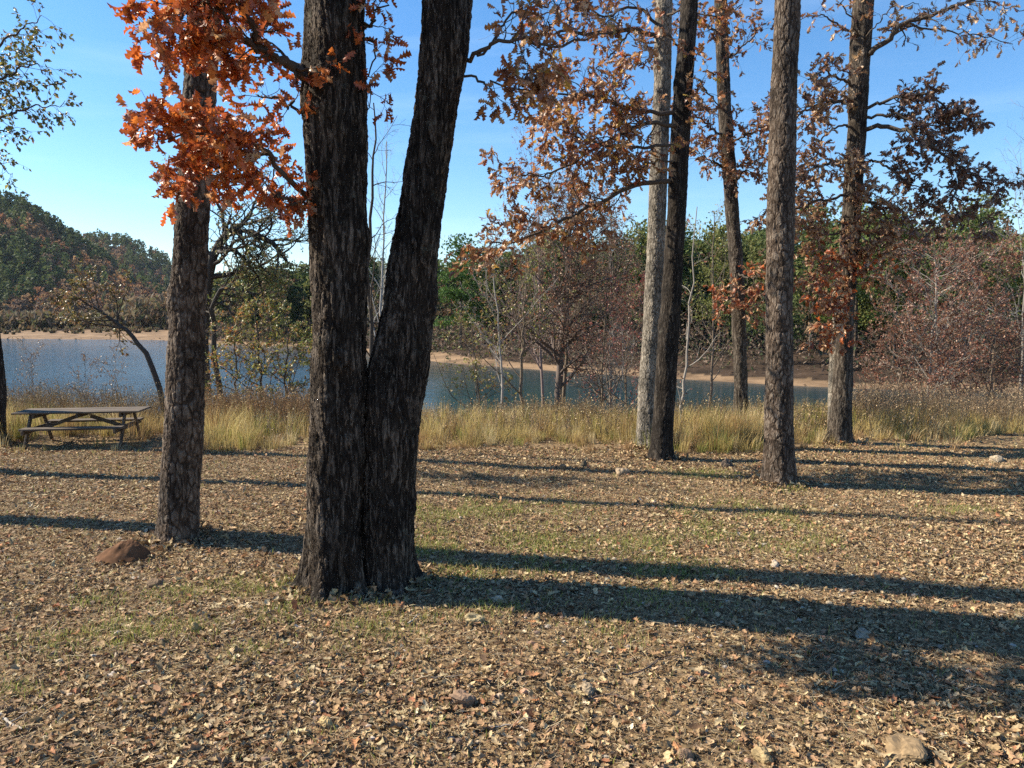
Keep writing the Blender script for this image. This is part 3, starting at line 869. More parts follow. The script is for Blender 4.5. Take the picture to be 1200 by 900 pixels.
PINEC = [(.095, .122, .034), (.125, .145, .040), (.068, .088, .030), (.155, .165, .05)]
HARDC = [(.12, .08, .05), (.17, .09, .055), (.10, .085, .055), (.19, .14, .07)]
def pine_tree_into(mb, rng, x, y, z, h, n, size, tr=True, wide=.2, pal=PINEC, bark=(.10, .075, .055)):
    if tr:
        P = np.array([[(x, y, z - .2), (x + rng.normal() * .12, y, z + h * .5), (x + rng.normal() * .2, y, z + h * .96)]])
        tubes(mb, P, np.array([[.17, .13, .04]]) * h / 15, 5, bark)
    k = rng.integers(20, 30)
    t = np.sort(rng.uniform(.24, 1, k))
    t[-1] = 1
    rad = h * wide * np.clip(1.08 - t, 0.02, .8) ** .75 * rng.uniform(.6, 1.35, k) * 1.1
    th = rng.uniform(0, 6.28, k)
    C = np.stack([x + rad * .72 * np.cos(th), y + rad * .72 * np.sin(th), z + h * t - .2], 1)
    ci = rng.integers(0, k, n)
    sp = (h * .055 * rng.uniform(.8, 1.4, k))[ci][:, None]
    P = C[ci] + rng.normal(size=(n, 3)) * sp * np.array([1.15, 1.15, .36])
    base = np.asarray(pal)[rng.integers(0, len(pal))] * rng.uniform(.8, 1.25)
    cc = base * rng.uniform(.7, 1.35, (n, 1)) * rng.uniform(.92, 1.08, (n, 3))
    tufts(mb, rng, P, size, np.clip(cc, 0, 1), 1.5)

def bare_tree_into(mb, rng, x, y, z, h, col=(.20, .17, .15), leaf=None, nleaf=0, size=.3, k=(9, 6), r=.1, spread=.8):
    P = catmull([(x, y, z - .2), (x + rng.normal() * .03 * h, y + rng.normal() * .03 * h, z + h * .5), (x + rng.normal() * .05 * h, y, z + h)], 9)[None]
    ra = np.linspace(r, r * .2, 9)[None]
    tubes(mb, P, ra, 5, col)
    A, rA = spawn(rng, P, ra, k[0], .2, .98, spread, .42, 6, .12, .16, .5, .3)
    tubes(mb, A, rA, 3, col)
    B, rB = spawn(rng, A, rA, k[1], .15, 1, .7, .5, 4, .08, .2, .5, .4)
    rB = np.maximum(rB, .004)
    tubes(mb, B, rB, 3, col)
    if nleaf:
        i = rng.integers(0, len(B), nleaf)
        u = rng.integers(1, 4, nleaf)
        tufts(mb, rng, B[i, u] + rng.normal(size=(nleaf, 3)) * .1 * h / 6, size, colours(rng, nleaf, leaf, None, .3))

def cloud_on_land(rng, n, x0, x1, y0, y1, cond):
    x, y = rng.uniform(x0, x1, n), rng.uniform(y0, y1, n)
    m = cond(x, y)
    return x[m], y[m]

rng = np.random.default_rng(100)
# right and middle far bank: pine wood
near_bank = []
mbw = MB()
xs, ys = cloud_on_land(rng, 2100, -80, 190, 44, 270, lambda x, y: (poly_sd(x, y, LAND) > 5) & (np.abs(x) < y * .95) & ((x > -60) | (y > 190)))
sd_ = poly_sd(xs, ys, LAND)
keep = rng.random(len(xs)) < np.interp(sd_, [7, 40, 90], [1.0, .95, .7])
xs, ys, sd_ = xs[keep], ys[keep], sd_[keep]
zs = gz(xs, ys)
order = np.argsort(sd_)
for i in order:
    d = ys[i]
    h = rng.uniform(8.5, 12.5)
    nt_ = int(np.clip(2900 * (60 / d) ** 1.4, 220, 3200))
    sz = np.clip(.21 * (d / 60) ** 1.15, .19, .9)
    if rng.random() < .22 or sd_[i] < 9 and rng.random() < .5:
        bare_tree_into(mbw, rng, xs[i], ys[i], zs[i], h * rng.uniform(.5, .9), (.17, .145, .125), HARDC, nt_ // 5, sz, (7, 4), .08)
    else:
        pine_tree_into(mbw, rng, xs[i], ys[i], zs[i], h, nt_, sz)
tag(mbw.build('pine_woods', M_FAR, smooth=False), 'dense pine and bare hardwood forest covering the far shore', 'forest', kind='stuff')

# understory brush on the far bank slope
mbw = MB()
xs, ys = cloud_on_land(rng, 6500, -70, 90, 42, 150, lambda x, y: (poly_sd(x, y, LAND) > 3.2) & (poly_sd(x, y, LAND) < 26) & (x > -55))
zs = gz(xs, ys)
for x, y, z in zip(xs, ys, zs):
    n = 34
    hh = rng.uniform(.5, 2.9)
    P = np.stack([x + rng.normal(size=n) * hh * .45, y + rng.normal(size=n) * hh * .45, z + rng.random(n) * hh], 1)
    tufts(mbw, rng, P, .17 * max(1, y / 60), colours(rng, n, [(.11, .075, .055), (.16, .11, .08), (.06, .05, .035), (.05, .07, .03), (.22, .16, .12)], None, .3), 2.0)
# driftwood scraps and stones on the sand
xs, ys = cloud_on_land(rng, 9000, -240, 60, 42, 215, lambda x, y: (poly_sd(x, y, LAND) > -.3) & (poly_sd(x, y, LAND) < 4) & (np.abs(x) < y))
zs = gz(xs, ys)
P = np.stack([xs, ys, zs + .04], 1)
tufts(mbw, rng, P, .16 * np.maximum(1, ys / 70), colours(rng, len(P), [(.16, .11, .07), (.30, .22, .15), (.09, .06, .045)], None, .3), 1.8, 0)
tag(mbw.build('shore_undergrowth', M_FAR, smooth=False), 'low brown undergrowth and leaf litter along the far bank', 'undergrowth', kind='stuff')

# grey bare brush and small trees on and behind the sand spit at the left
mbw = MB()
for k in range(760):
    px = rng.uniform(-120, 420)
    Y = (rng.uniform(178, 222) if k < 420 else rng.uniform(158, 185)) if px < 260 else rng.uniform(150, 230)
    x = (px - 600) / FPX * Y
    z = float(gz(x, Y))
    if z < WATER_Z + .05:
        continue
    hh = rng.uniform(1.2, 4.6) if px < 150 else rng.uniform(2, 9)
    if k >= 420:
        hh = rng.uniform(.3, .9)
    n = 90 if k < 420 else 22
    w = rng.random(n)
    P = np.stack([x + rng.normal(size=n) * hh * .33 * (.3 + w), Y + rng.normal(size=n) * hh * .3, z + w * hh], 1)
    tufts(mbw, rng, P, .85 if k < 420 else .4, colours(rng, n, [(.18, .14, .09), (.22, .16, .10), (.14, .09, .05), (.13, .13, .06)], None, .25), 2.4, 1.5)
tag(mbw.build('spit_brush', M_FAR, smooth=False), 'grey bare brush growing on the sandy spit across the lake', 'brush', kind='stuff')

# wooded hills at the left
mbw = MB()
for rd, y0, y1, n in ((RIDGE1, 345, 540, 2600), (RIDGE2, 550, 780, 2600)):
    px = rng.uniform(-260, 470, n)
    Y = rng.uniform(y0, y1, n)
    x = (px - 600) / FPX * Y
    z = land_h(x, Y)
    for i in range(n):
        if z[i] < WATER_Z + .3:
            continue
        # stands of rust hardwoods between the pines
        pine = fbm(x[i], Y[i], 12, 2, .03) + rng.normal() * .35 > (.28 if y0 < 500 else -.25)
        h = rng.uniform(11, 16) if pine else rng.uniform(8, 12)
        m = 70 if pine else 60
        th, u = rng.uniform(0, 6.28, m), rng.random(m)
        rr_ = h * (.26 if pine else .36) * np.sqrt(rng.random(m)) * np.sqrt(np.clip(1.1 - u, 0, 1))
        P = np.stack([x[i] + rr_ * np.cos(th), Y[i] + rr_ * np.sin(th), z[i] + h * (.25 + .75 * u)], 1)
        base = np.array([(.060, .085, .028), (.085, .105, .035)][rng.integers(0, 2)] if pine else [(.25, .12, .06), (.20, .13, .085), (.28, .17, .085)][rng.integers(0, 3)])
        tufts(mbw, rng, P, 1.7, np.clip(base * rng.uniform(.75, 1.3) * rng.uniform(.75, 1.3, (m, 1)), 0, 1))
tag(mbw.build('hill_woods', M_FAR, smooth=False), 'pine and rust brown hardwood forest covering the left hills', 'forest', kind='stuff')

# pines one can tell apart on the right skyline and the bushy one on the middle bank
for px, py_top, Y, lab, wide, pal in [(1148, 282, 78, 'tall lone pine poking above the right skyline', .17, PINEC), (540, 278, 84, 'bright green bushy pine on the far bank right of the double trunk', .26, [(.06, .11, .025)]),
                                      (1022, 300, 62, 'green pine on the far bank just right of the drooping oak', .22, PINEC)]:
    x = (px - 600) / FPX * Y
    z = float(gz(x, Y))
    top = at(px, py_top, Y)[2]
    o = thing('pine_tree', lab, 'tree', (x, Y, z))
    mb = MB()
    P = np.array([[(x, Y, z - .2), (x + .1, Y, (z + top) / 2), (x, Y, top - .5)]])
    tubes(mb, P, np.array([[.2, .14, .04]]), 7, (.10, .075, .055))
    mb.build('trunk', M_TWIG, o)
    mb = MB()
    pine_tree_into(mb, rng, x, Y, z, top - z, 4200, .24, False, wide, pal)
    mb.build('crown', M_FAR, o, smooth=False)

# ------------------------------------------------------------------ lakeside trees of the near bank
def small_tree(label, px, Y, h_px_top, r, rng, colr, k=(14, 6, 4), lean=0., leaf=None, w=None, per=2, lsize=.08, guide=None, spread=.85, ratio=.40, up=.05, name='sapling', wob=.15, low=.18, group=None, mat=M_TWIG, cat='tree', n3=True, droop=.3, t0=.35, rmin=.0032, ztop=None):
    x = (px - 600) / FPX * Y
    z = float(gz(x, Y))
    o = thing(name, label, cat, (x, Y, z), group)
    if guide is None:
        top = at(px + lean, h_px_top, Y)
        G = [(x, Y, z - .1), (x + .35 * (top[0] - x) + rng.normal() * .08, Y, z + .4 * (top[2] - z)), tuple(top)]
    else:
        G = [(x, Y, z - .1)] + [tuple(at(*q)) for q in guide]
    P = catmull(G, 16)[None]
    P[0, 1:] += rng.normal(size=(15, 3)) * .025
    ra = (np.linspace(1, .22, 16) * r)[None]
    mb = MB()
    tubes(mb, P, ra, 8, colr)
    mb.build('trunk', mat, o)
    mb = MB()
    A, rA = spawn(rng, P, ra, k[0], low, .98, spread, ratio, 8, up, wob, .5, .25)
    tubes(mb, A, np.maximum(rA, rmin * 1.4), 4, colr)
    B, rB = spawn(rng, A, rA, k[1], .15, 1, .75, .5, 6, up, wob * 1.3, .55, .3)
    tubes(mb, B, np.maximum(rB, rmin), 3, colr)
    Cc, rC = spawn(rng, B, rB, k[2], .15, 1, .7, .5, 4, up, wob * 1.3, .6, .5)
    tubes(mb, Cc, np.maximum(rC, rmin * .8), 3, colr)
    mb.build('branches', M_TWIG, o)
    if leaf is not None:
        cb_ = MB()
        leaves_on(cb_, rng, Cc, per, lsize, LEAF3, leaf, w, droop, .2)
        cb_.build('crown', M_LEAF, o)
    return o

rng = np.random.default_rng(7)
GREYB, PALEB, DARKB = (.15, .115, .085), (.31, .28, .25), (.06, .05, .042)
REDL = [(.26, .115, .07), (.20, .095, .06), (.32, .17, .10), (.17, .11, .07), (.24, .08, .05)]
YGL = [(.24, .25, .06), (.33, .28, .08), (.16, .19, .06), (.30, .18, .07)]
small_tree('dark stemmed red twigged tree in the centre of the lake shore', 653, 21.5, 235, .12, rng, (.13, .10, .085), (44, 11, 6), 12, REDL, None, 1, .08, spread=.85, ratio=.34, rmin=.0042, name='shrub_tree', guide=[(657, 420, 21.5), (662, 350, 21.5), (668, 280, 21.5), (672, 235, 21.5)], low=.15)
small_tree('pale twin stem rising close beside the central red twigged tree', 660, 21.8, 250, .06, rng, GREYB, (15, 6, 4), 14, REDL, None, 2, .07, name='sapling', guide=[(664, 400, 21.8), (668, 340, 21.8), (669, 260, 21.8)], low=.3)
small_tree('thin pale sapling with forked white branches left of the central shrub tree', 587, 19.5, 330, .035, rng, PALEB, (14, 5, 3), 0, REDL, None, 1, .07, guide=[(588, 440, 19.5), (584, 390, 19.5), (578, 330, 19.5), (580, 290, 19.5)], spread=.7)
small_tree('thin greenish sapling between the pale sapling and the central shrub tree', 611, 20., 300, .05, rng, GREYB, (14, 5, 4), 0, YGL, None, 2, .07, guide=[(611, 430, 20), (614, 380, 20), (616, 300, 20)])
small_tree('low yellow green bush at the water edge left of the pale sapling', 560, 21., 375, .04, rng, GREYB, (16, 6, 4), -8, YGL, None, 3, .08, spread=1.0, ratio=.6, name='bush', cat='bush')
small_tree('bare reddish shrub between the central shrub tree and the pale oak', 706, 22., 300, .045, rng, GREYB, (24, 9, 6), 10, REDL, None, 1, .075, spread=.95, ratio=.5, name='bush', cat='bush')
small_tree('crimson leaved shrub just left of the pale barked oak', 738, 24., 330, .04, rng, GREYB, (20, 8, 6), 0, [(.28, .07, .06), (.20, .09, .06)], None, 2, .08, spread=1., ratio=.5, name='bush', cat='bush')
small_tree('small bare whitish shrub standing in front of the pale oak', 722, 20.5, 385, .018, rng, PALEB, (12, 5, 4), 8, None, spread=.8, ratio=.55, name='bush', cat='bush')
small_tree('pale crooked sapling right of the dark trunk pair', 797, 17.6, 215, .045, rng, (.28, .25, .22), (9, 4, 2), 0, REDL, None, 1, .08, guide=[(799, 480, 17.6), (803, 420, 17.6), (809, 350, 17.6), (816, 240, 17.6)], spread=1.0, ratio=.22)
small_tree('maroon shrub tree with a white forked stem on the right shore', 1088, 22.5, 345, .05, rng, PALEB, (34, 10, 6), 8, REDL, None, 3, .085, guide=[(1090, 440, 22.5), (1095, 380, 22.5), (1097, 330, 22.5), (1096, 300, 22.5)], spread=1.05, ratio=.42, name='shrub_tree', low=.08, wob=.12)
small_tree('second white stem beside the maroon shrub tree', 1096, 22.3, 370, .03, rng, PALEB, (22, 8, 5), 2, REDL, None, 3, .07, spread=1., ratio=.42, low=.1)
small_tree('dense maroon thicket tree at the right frame edge', 1160, 24., 305, .06, rng, GREYB, (34, 10, 6), 10, REDL, None, 3, .08, spread=1.05, ratio=.45, name='shrub_tree', low=.08)
small_tree('maroon shrub between the white forked stem and the right edge thicket', 1128, 25., 310, .05, rng, GREYB, (30, 9, 6), 4, REDL, None, 3, .08, spread=1.05, ratio=.42, name='bush', cat='bush', low=.05)
small_tree('low dark red shrub at the foot of the white forked stem', 1062, 23., 385, .035, rng, GREYB, (22, 9, 5), -6, REDL, None, 3, .07, spread=1.05, ratio=.6, name='bush', cat='bush', low=.05)
small_tree('bare grey tree with pale upswept branches at the right edge', 1200, 27., 170, .075, rng, (.20, .18, .16), (20, 7, 5), 6, None, spread=.75, ratio=.42, name='bare_tree', low=.25, up=.03)
small_tree('leaning thin tree with an olive crown behind the picnic table', 196, 19.5, 345, .085, rng, DARKB, (13, 6, 4), 0, [(.20, .16, .06), (.26, .15, .07), (.14, .12, .05)], None, 4, .085, guide=[(178, 430, 19.5), (155, 395, 19.5), (135, 376, 19.5), (110, 362, 19.5), (92, 350, 19.5)], spread=.9, ratio=.36, low=.45, name='leaning_tree')
small_tree('knotty arching tree between the slim pine and the double oak', 236, 23., 265, .24, rng, DARKB, (20, 8, 5), 0, [(.16, .17, .08), (.24, .22, .09), (.30, .22, .10), (.12, .14, .07)], None, 3, .085, guide=[(238, 430, 23), (240, 360, 23), (247, 310, 23), (262, 278, 23), (290, 270, 23), (318, 285, 23), (336, 305, 23)], spread=1.1, ratio=.34, low=.38, name='arching_tree', wob=.28, rmin=.004)
small_tree('olive leaved limb tree low beside the arching tree', 262, 22.5, 300, .10, rng, DARKB, (16, 7, 5), 0, YGL, None, 4, .085, guide=[(250, 400, 22.5), (256, 345, 22.5), (285, 340, 22.5), (312, 356, 22.5)], spread=1.1, ratio=.42, low=.3, name='shrub_tree', wob=.25)
small_tree('rust and yellow shrub on the water edge right of the slim pine', 268, 20.5, 375, .05, rng, GREYB, (18, 8, 4), 6, [(.38, .17, .06), (.33, .25, .07), (.18, .19, .06)], None, 4, .085, spread=1.1, ratio=.6, name='bush', cat='bush', low=.2)
small_tree('yellow green shrub on the water edge against the double oak', 332, 19.5, 385, .05, rng, DARKB, (18, 8, 4), 6, YGL, None, 4, .085, spread=1.1, ratio=.6, name='bush', cat='bush', low=.15)
small_tree('spindly dark sapling in front of the lake between the two shrubs', 305, 20., 350, .05, rng, DARKB, (14, 6, 4), -8, YGL, None, 2, .08, spread=.9, ratio=.45, low=.3)
small_tree('bare thin tree seen in the gap of the double oak', 438, 13.5, 130, .05, rng, DARKB, (9, 4, 3), 0, None, guide=[(436, 420, 13.5), (432, 300, 13.5), (438, 200, 13.5), (441, 120, 13.5)], spread=1.0, ratio=.2, name='bare_tree')
small_tree('distant pale bare tree behind the gap of the double oak', 447, 34., 165, .09, rng, (.30, .28, .26), (18, 7, 4), 6, None, spread=.6, ratio=.3, name='bare_tree', low=.3, ztop=1)
small_tree('pink twigged tree rising above the central shrub tree', 640, 30., 205, .07, rng, (.22, .16, .14), (34, 9, 6), -10, REDL, None, 1, .08, spread=.7, ratio=.36, name='bare_tree', low=.3)
small_tree('reddish twigged tree between the central shrub tree and the dark pair', 716, 29., 250, .07, rng, (.19, .15, .12), (32, 9, 6), 0, REDL + [(.16, .15, .06), (.2, .18, .07)], None, 2, .085, spread=.8, ratio=.4, name='bare_tree', low=.15)
small_tree('olive thin tree behind the leaning oak in the grass', 832, 27., 250, .06, rng, GREYB, (16, 6, 4), 4, YGL, None, 2, .08, spread=.8, ratio=.35, low=.3, name='sapling')

# ------------------------------------------------------------------ tall grass and weeds
def blades(mb, rng, x, y, h, w, pal, wts=None, bend=.35, jit=.2, z=None, wind=(.15, 0)):
    n = len(x)
    z = gz(x, y) - .02 if z is None else z
    th = rng.uniform(0, 2 * math.pi, n)
    bx, by = np.cos(th) * bend * h * rng.random(n) + wind[0] * h, np.sin(th) * bend * h * rng.random(n) + wind[1] * h
    ph = rng.uniform(0, math.pi, n)
    ax, ay = np.cos(ph) * w / 2, np.sin(ph) * w / 2
    Z = z
    V = np.stack([np.stack([x - ax, y - ay, Z], 1), np.stack([x + ax, y + ay, Z], 1),
                  np.stack([x + bx * .3 + ax * .8, y + by * .3 + ay * .8, Z + h * .55], 1), np.stack([x + bx * .3 - ax * .8, y + by * .3 - ay * .8, Z + h * .55], 1),
                  np.stack([x + bx, y + by, Z + h], 1)], 1).reshape(-1, 3)
    b_ = (np.arange(n) * 5)[:, None]
    mb.add(V, [b_ + np.array([0, 1, 2, 3]), b_ + np.array([3, 2, 4])], np.repeat(colours(rng, n, pal, wts, jit), 5, 0))

rng = np.random.default_rng(300)
GOLD = [(.46, .36, .15), (.40, .30, .12), (.26, .26, .075), (.56, .45, .25), (.33, .21, .10)]
mb = MB()
nc = 5200
cy_ = 13.5 + 10.5 * rng.random(nc) ** 1.15
cx_ = rng.uniform(-.82, .88, nc) * cy_
edge = 13.9 + .45 * np.sin(cx_ * 1.3) + .35 * np.sin(cx_ * .47 + 2) + .35 * fbm(cx_, cy_, 38, 2, 2.5) + np.where(cx_ > 6.2, 1.2, 0)
table_gap = (np.abs(cx_ + 8.0) < 1.9) & (cy_ < 15.4)
stray = rng.random(nc) < .14
m = ((cy_ > edge) | (stray & (cy_ > edge - .35 - 1.1 * rng.random(nc) ** 2))) & ~(table_gap & (rng.random(nc) < .93))
cx_, cy_, edge = cx_[m], cy_[m], edge[m]
nc = len(cx_)
cr_ = .07 + .16 * rng.random(nc) ** 2
chh = (.28 + .38 * rng.random(nc) ** 1.1) * (1 + .38 * fbm(cx_, cy_, 33, 3, .9)) * (.45 + .55 * sstep(-.2, 1.3, cy_ - edge))
chh = np.maximum(chh, .12)
nb = rng.integers(18, 60, nc)
ci = np.repeat(np.arange(nc), nb)
n = len(ci)
th = rng.uniform(0, 2 * math.pi, n)
q = cr_[ci] * np.sqrt(rng.random(n))
x, y = cx_[ci] + q * np.cos(th), cy_[ci] + q * np.sin(th)
h = chh[ci] * (.35 + .85 * rng.random(n) ** .7)
lean_ = (rng.normal(size=(nc, 2)) * .16)[ci]
hue = np.asarray(GOLD)[rng.choice(5, nc, p=np.array([3, 3, 1.7, 1.8, 1.8]) / 11.3)] * rng.uniform(.8, 1.2, (nc, 1))
z = gz(x, y) - .02
spd = (.12 + .75 * q / .2) * rng.uniform(.4, 1.5, n)
bx, by = (np.cos(th) * spd * .5 + lean_[:, 0] + .06) * h, (np.sin(th) * spd * .5 + lean_[:, 1]) * h
w = rng.uniform(.004, .010, n)
ph = rng.uniform(0, math.pi, n)
ax, ay = np.cos(ph) * w / 2, np.sin(ph) * w / 2
hz = h * np.sqrt(np.clip(1 - .5 * spd ** 2, .3, 1))
V = np.stack([np.stack([x - ax, y - ay, z], 1), np.stack([x + ax, y + ay, z], 1),
              np.stack([x + bx * .35 + ax * .8, y + by * .35 + ay * .8, z + hz * .6], 1), np.stack([x + bx * .35 - ax * .8, y + by * .35 - ay * .8, z + hz * .6], 1),
              np.stack([x + bx, y + by, z + hz], 1)], 1).reshape(-1, 3)
b_ = (np.arange(n) * 5)[:, None]
cc = np.clip(hue[ci] * rng.uniform(.75, 1.25, (n, 1)), 0, 1)
mb.add(V, [b_ + np.array([0, 1, 2, 3]), b_ + np.array([3, 2, 4])], np.repeat(cc, 5, 0))
tag(mb.build('tall_grass', M_GRASSM, smooth=False), 'golden dry grass in a band along the lake bank', 'grass', kind='stuff')

def weeds(name, label, x0f, x1f, y0, y1, n, hh, pal, seed, head=True, sp=.28, rel=True):
    """dry branching stems with seed heads"""
    rng = np.random.default_rng(seed)
    y = rng.uniform(y0, y1, n)
    x = rng.uniform(x0f, x1f, n) * y
    m = rng.random(n) < np.clip(.75 + .5 * fbm(x, y, seed, 2, 1.5), .1, 1)
    x, y = x[m], y[m]
    z = gz(x, y)
    h = hh * rng.uniform(.6, 1.15, len(x)) * (1 + .15 * fbm(x, y, seed + 1, 2, 1.))
    k = 5
    PL = np.empty((len(x), k, 3))
    d = rng.normal(size=(len(x), 2)) * .14
    for j in range(k):
        t = j / (k - 1)
        PL[:, j] = np.stack([x + d[:, 0] * h * t ** 1.4, y + d[:, 1] * h * t ** 1.4, z + h * t], 1)
    ra = np.linspace(.0045, .0022, k)[None] * np.ones((len(x), 1))
    mb = MB()
    tubes(mb, PL, ra, 3, colours(rng, len(x), pal))
    A, rA = spawn(rng, PL, ra, 6, .35, .98, .6, sp, 4, .1, .12, .8, .5)
    tubes(mb, A, rA, 3, colours(rng, len(A), pal))
    B, rB = spawn(rng, A, rA, 2, .3, .98, .6, .4, 3, .1, .12, .8, .6)
    tubes(mb, B, rB, 3, colours(rng, len(B), pal))
    if head:
        P = np.concatenate([A[:, -1], B[:, -1], B[:, 1]])
        P = P[rng.random(len(P)) < .30]
        tufts(mb, rng, P, .024, colours(rng, len(P), pal, None, .35), 1.5)
    tag(mb.build(name, M_TWIG, smooth=False), label, 'weeds', kind='stuff')

WEEDC = [(.32, .22, .11), (.42, .32, .17), (.22, .14, .075), (.36, .26, .14)]
weeds('dry_weeds', 'brown dry weeds behind the picnic table along the shore', -.72, -.26, 16.3, 22.0, 2600, .95, WEEDC, 41)
weeds('dry_weeds', 'reddish brown weeds between the slim pine and the double oak', -.43, -.25, 15.8, 19.0, 900, .85, [(.34, .20, .10), (.40, .28, .14), (.26, .15, .08)], 43)
weeds('dry_weeds', 'thin grey brown weeds rising behind the golden grass in the middle', -.14, .46, 17.5, 23.5, 1700, .72, WEEDC, 45)
weeds('grass_weeds', 'tan seed stalks standing in the golden grass', -.35, .60, 14.6, 18.5, 1500, .62, [(.44, .34, .20), (.34, .24, .14), (.26, .17, .10)], 49, True, .22)
weeds('dry_brush', 'fine grey brown brush along the right shore below the maroon shrubs', .44, .82, 15.8, 21.5, 2400, .95, [(.28, .20, .12), (.38, .29, .18), (.20, .13, .08)], 47, True, .4)
# individual tall weed stalks against the water
for px, Y, pt, lab in ((36, 17.2, 410, 'tall branching weed left of the picnic table against the lake'), (97, 17.0, 425, 'tall dark headed weed behind the picnic table'), (133, 17.6, 418, 'feathery tall weed under the leaning thin tree')):
    small_tree(lab, px, Y, pt, .012, rng, (.16, .12, .09), (14, 5, 2), 0, [(.24, .16, .11), (.18, .12, .09)], None, 2, .04, spread=.6, ratio=.35, name='tall_weed', cat='weed', low=.3, rmin=.0022)

# ------------------------------------------------------------------ picnic table
def box(mb, c, s, R3=None, C=(1, 1, 1), bev=.006):
    """bevelled box as a 3-loop hull, centre c, full size s"""
    s = np.asarray(s, float) / 2
    V, F = [], []
    P = []
    for sx in (-1, 1):
        for sy in (-1, 1):
            for sz in (-1, 1):
                for ax in range(3):
                    q = np.array([sx, sy, sz]) * s
                    o = np.array([sx, sy, sz]) * bev
                    o[ax] = 0
                    P.append(q - o)
    P = np.array(P)
    idx = lambda a, b_, c_, ax: ((a * 2 + b_) * 2 + c_) * 3 + ax
    q4, t3 = [], []
    for sx in range(2):
        q = [idx(sx, 0, 0, 0), idx(sx, 1, 0, 0), idx(sx, 1, 1, 0), idx(sx, 0, 1, 0)]
        q4.append(q)
        q4.append([idx(0, sx, 0, 1), idx(1, sx, 0, 1), idx(1, sx, 1, 1), idx(0, sx, 1, 1)])
        q4.append([idx(0, 0, sx, 2), idx(1, 0, sx, 2), idx(1, 1, sx, 2), idx(0, 1, sx, 2)])
    for a in range(2):
        for b_ in range(2):
            q4.append([idx(a, b_, 0, 0), idx(a, b_, 1, 0), idx(a, b_, 1, 1), idx(a, b_, 0, 1)])
            q4.append([idx(a, 0, b_, 0), idx(a, 1, b_, 0), idx(a, 1, b_, 2), idx(a, 0, b_, 2)])
            q4.append([idx(0, a, b_, 1), idx(1, a, b_, 1), idx(1, a, b_, 2), idx(0, a, b_, 2)])
            for c_ in range(2):
                t3.append([idx(a, b_, c_, 0), idx(a, b_, c_, 1), idx(a, b_, c_, 2)])
    if R3 is not None:
        P = P @ np.asarray(R3).T
    mb.add(P + np.asarray(c), [np.array(q4), np.array(t3)], C)

def beam(mb, a, b_, w, t, C=(1, 1, 1)):
    """a plank from a to b: w wide in the vertical plane, t thick"""
    a, b_ = np.asarray(a, float), np.asarray(b_, float)
    d = b_ - a
    L = np.linalg.norm(d)
    X = d / L
    side = np.array([1., 0, 0]) if abs(X[0]) < .6 else np.array([0, 1., 0])
    Z = norm(side - side.dot(X) * X)
    Yv = np.cross(Z, X)
    box(mb, (a + b_) / 2, (L, w, t), np.stack([X, Yv, Z], 1), C)

M_WOOD, nt, b = mat_new('weathered_wood')
tcn = node(nt, 'ShaderNodeTexCoord')
mpn = node(nt, 'ShaderNodeMapping')
mpn.inputs['Scale'].default_value = (1.2, 22, 22)
nt.links.new(tcn.outputs['Object'], mpn.inputs[0])
wn = node(nt, 'ShaderNodeTexNoise', Scale=2., Detail=6., Roughness=.6)
nt.links.new(mpn.outputs[0], wn.inputs['Vector'])
wr_ = ramp(nt, [(.3, (.030, .021, .014)), (.5, (.085, .060, .040)), (.7, (.19, .14, .095))])
nt.links.new(wn.outputs['Fac'], wr_.inputs[0])
nt.links.new(wr_.outputs[0], b.inputs['Base Color'])
b.inputs['Roughness'].default_value = .85
bb_ = node(nt, 'ShaderNodeBump', Strength=.5, Distance=.004)
nt.links.new(wn.outputs['Fac'], bb_.inputs['Height'])
nt.links.new(bb_.outputs[0], b.inputs['Normal'])

gt = gp(100, 521)
table = thing('picnic_table', 'weathered wooden picnic table with two attached benches at the lake edge', 'picnic table', gt)
table['_w'] = [0, 0, 0]
table.rotation_euler = (0, 0, R(9))
TL, TH_ = 2.28, .70
mb = MB()
for k in range(5):
    box(mb, (0, -.30 + k * .15, TH_ - .02 + .003 * (k % 2)), (TL, .135, .032))
for sx in (-.78, 0, .78):
    beam(mb, (sx, -.34, TH_ - .085), (sx, .34, TH_ - .085), .085, .04)
mb.build('tabletop', M_WOOD, table, smooth=False)
for sy in (-1, 1):
    mb = MB()
    for k in range(2):
        box(mb, (.02 if sy < 0 else 0, sy * (.52 + k * .13), .41), (TL - .5, .12, .04))
    mb.build('bench', M_WOOD, table, smooth=False)
for sx in (-1, 1):
    mb = MB()
    X0 = sx * .80
    beam(mb, (X0, -.74, .36), (X0, .74, .36), .09, .04)
    for sy in (-1, 1):
        beam(mb, (X0 + sx * .042, sy * .62, -.06), (X0 + sx * .042, sy * .24, TH_ - .05), .08, .04)
    mb.build('leg_frame', M_WOOD, table, smooth=False)
for sx in (-1, 1):
    mb = MB()
    beam(mb, (sx * .12, 0, TH_ - .13), (sx * .76, 0, .34), .07, .04)
    mb.build('brace', M_WOOD, table, smooth=False)

